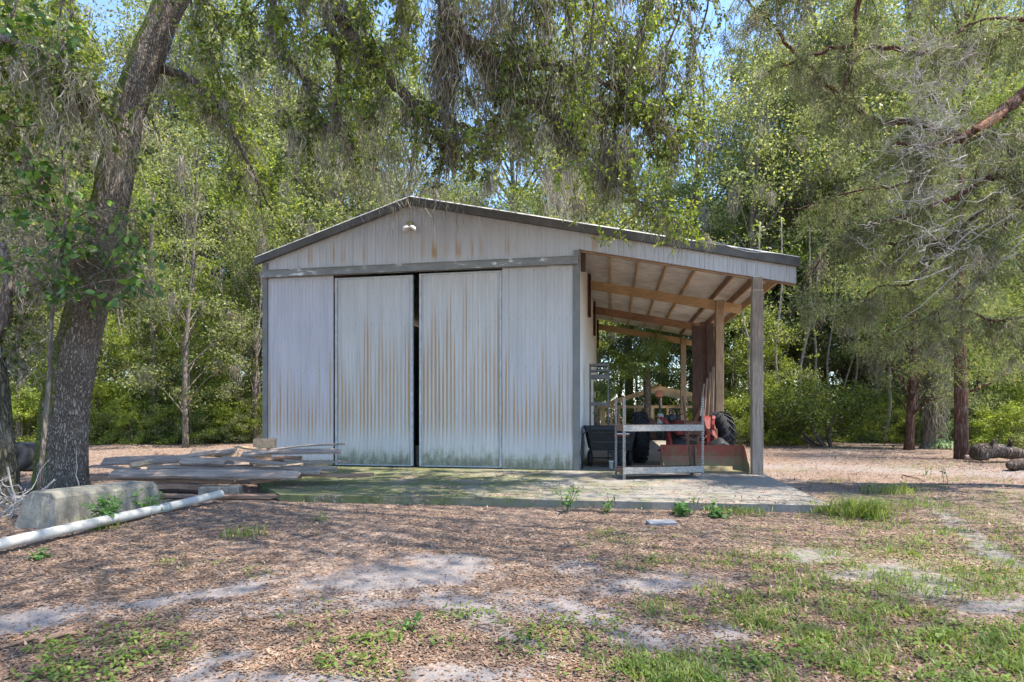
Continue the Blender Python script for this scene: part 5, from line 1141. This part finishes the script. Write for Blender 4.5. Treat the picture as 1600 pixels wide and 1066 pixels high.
# tall grass tussocks
for (u,v,h,n,sp,lab) in ((1345,805,.30,520,.20,'large lush grass tuft at the right front corner of the slab'),(1290,800,.16,160,.14,'small grass tuft under the slab corner, left of the lush tuft'),(1395,770,.2,200,.25,'grass patch behind the lush tuft at the track edge'),
                     (1150,800,.12,200,.22,'low grass along the slab edge below the red bucket'),(380,838,.16,90,.14,'thin grass tuft beneath the white pipe near the leafy plant'),(1440,792,.13,200,.35,'yellowish grass patch on the sandy track'),
                     (505,815,.18,20,.05,'single dry yellow grass wisp in the litter in front of the planks'),(150,828,.18,130,.12,'bright grass at the foot of the white pipe')):
    c_ = Gp(u, v); tu = face_mesh('grass_tuft', blades(r.normal(size=n)*sp, r.normal(size=n)*sp*.8, h, .012, r, .8, np.zeros(n)), GR['grass']); tu.location = c_; tag(tu, lab, 'grass tuft', kind='stuff')
# leafy weeds with stems
def weedplant(loc, H, nst, L, nleaf, lab, mat, seed, spread=.25, name='weed_plant'):
    r = np.random.default_rng(seed); o = empty(name, loc, lab, 'plant'); mb = MB(); c_ = []
    for k in range(nst):
        w_ = walk(r, (r.normal()*.04, r.normal()*.04, 0), (r.normal()*spread, r.normal()*spread, 1), H*r.uniform(.6,1.1), 7, .0, .12); mb.tube(w_, np.linspace(.007,.003,8), 5, cap=False)
        for q in range(nleaf): i = r.integers(2,8); c_.append(np.array(w_[i])+r.normal(size=3)*.035)
    mb.build('stem', GR['weed'], o); face_mesh('foliage', leaves(np.array(c_), L, .62, .0, True, .45, r=r), mat, o)
wp = leaf_mat('plant_leaves', [(.08,.17,.05),(.12,.24,.07),(.18,.32,.10)], .4, .25)
weedplant(Gp(885,797), .48, 5, .085, 9, 'leafy green seedling standing in front of the slab edge, tallest one', wp, 1)
weedplant(Gp(945,800), .28, 5, .06, 12, 'small fine-leaved weed right of the tall seedling by the slab', wp, 2)
weedplant(Gp(1065,803), .20, 8, .11, 8, 'broad-leaved green plant at the slab edge below the steel rack', wp, 3, .8)
weedplant(Gp(1120,806), .14, 8, .10, 7, 'low broad-leaved clump right of the plant below the rack', wp, 4, .9)
weedplant(Vector((-5.35,7.7,0)), .58, 9, .095, 14, 'bright green bramble-like sapling in front of the long concrete block', wp, 5, .45)
weedplant(Vector((-5.2,8.3,0)), .42, 6, .08, 12, 'smaller leafy shoot right of the bramble at the concrete block', wp, 6, .4)
weedplant(Gp(1475,757), .50, 2, .05, 9, 'thin upright dark weed stalk on the sandy track', GR['far'], 7, .08)
weedplant(Gp(1450,742), .25, 3, .05, 6, 'small weed stalk behind the thin dark one on the track', GR['weed'], 8, .2)
weedplant(Gp(640,985), .12, 4, .05, 7, 'small pale green weed in the sandy foreground', wp, 9, .6)
weedplant(Gp(1090,788,.1), .14, 3, .05, 6, 'tiny weed growing on the slab near its front edge', wp, 10, .5)
weedplant(Gp(55,875), .10, 6, .06, 8, 'low green weed beside the near end of the white pipe', wp, 11, .9)
# dead brush at lower left
s = Spray(888); br = empty('dead_brush', Gp(20,800), 'heap of bleached dead twigs at the left edge beside the concrete block', 'brush pile')
for k in range(70):
    b = (s.r.normal()*.45, s.r.normal()*.35, abs(s.r.normal()*.12)); w_ = walk(s.r, b, s.r.normal(size=3)*np.array([1,1,.35]), s.r.uniform(.4,1.1), 7, .04, .25); s.mb.tube(w_, np.linspace(.012,.004,8), 4, cap=False)
for pp in ([(75,760),(60,770),(20,790),(-20,830)],[(85,750),(70,765),(64,780),(55,800)],[(12,730),(18,760),(24,780),(20,800)]):
    s.mb.tube(smooth_path([W(u,v,8.0)-br.location for u,v in pp], 10), np.linspace(.013,.010,11), 6)
s.mb.build('twigs', GREY, br)
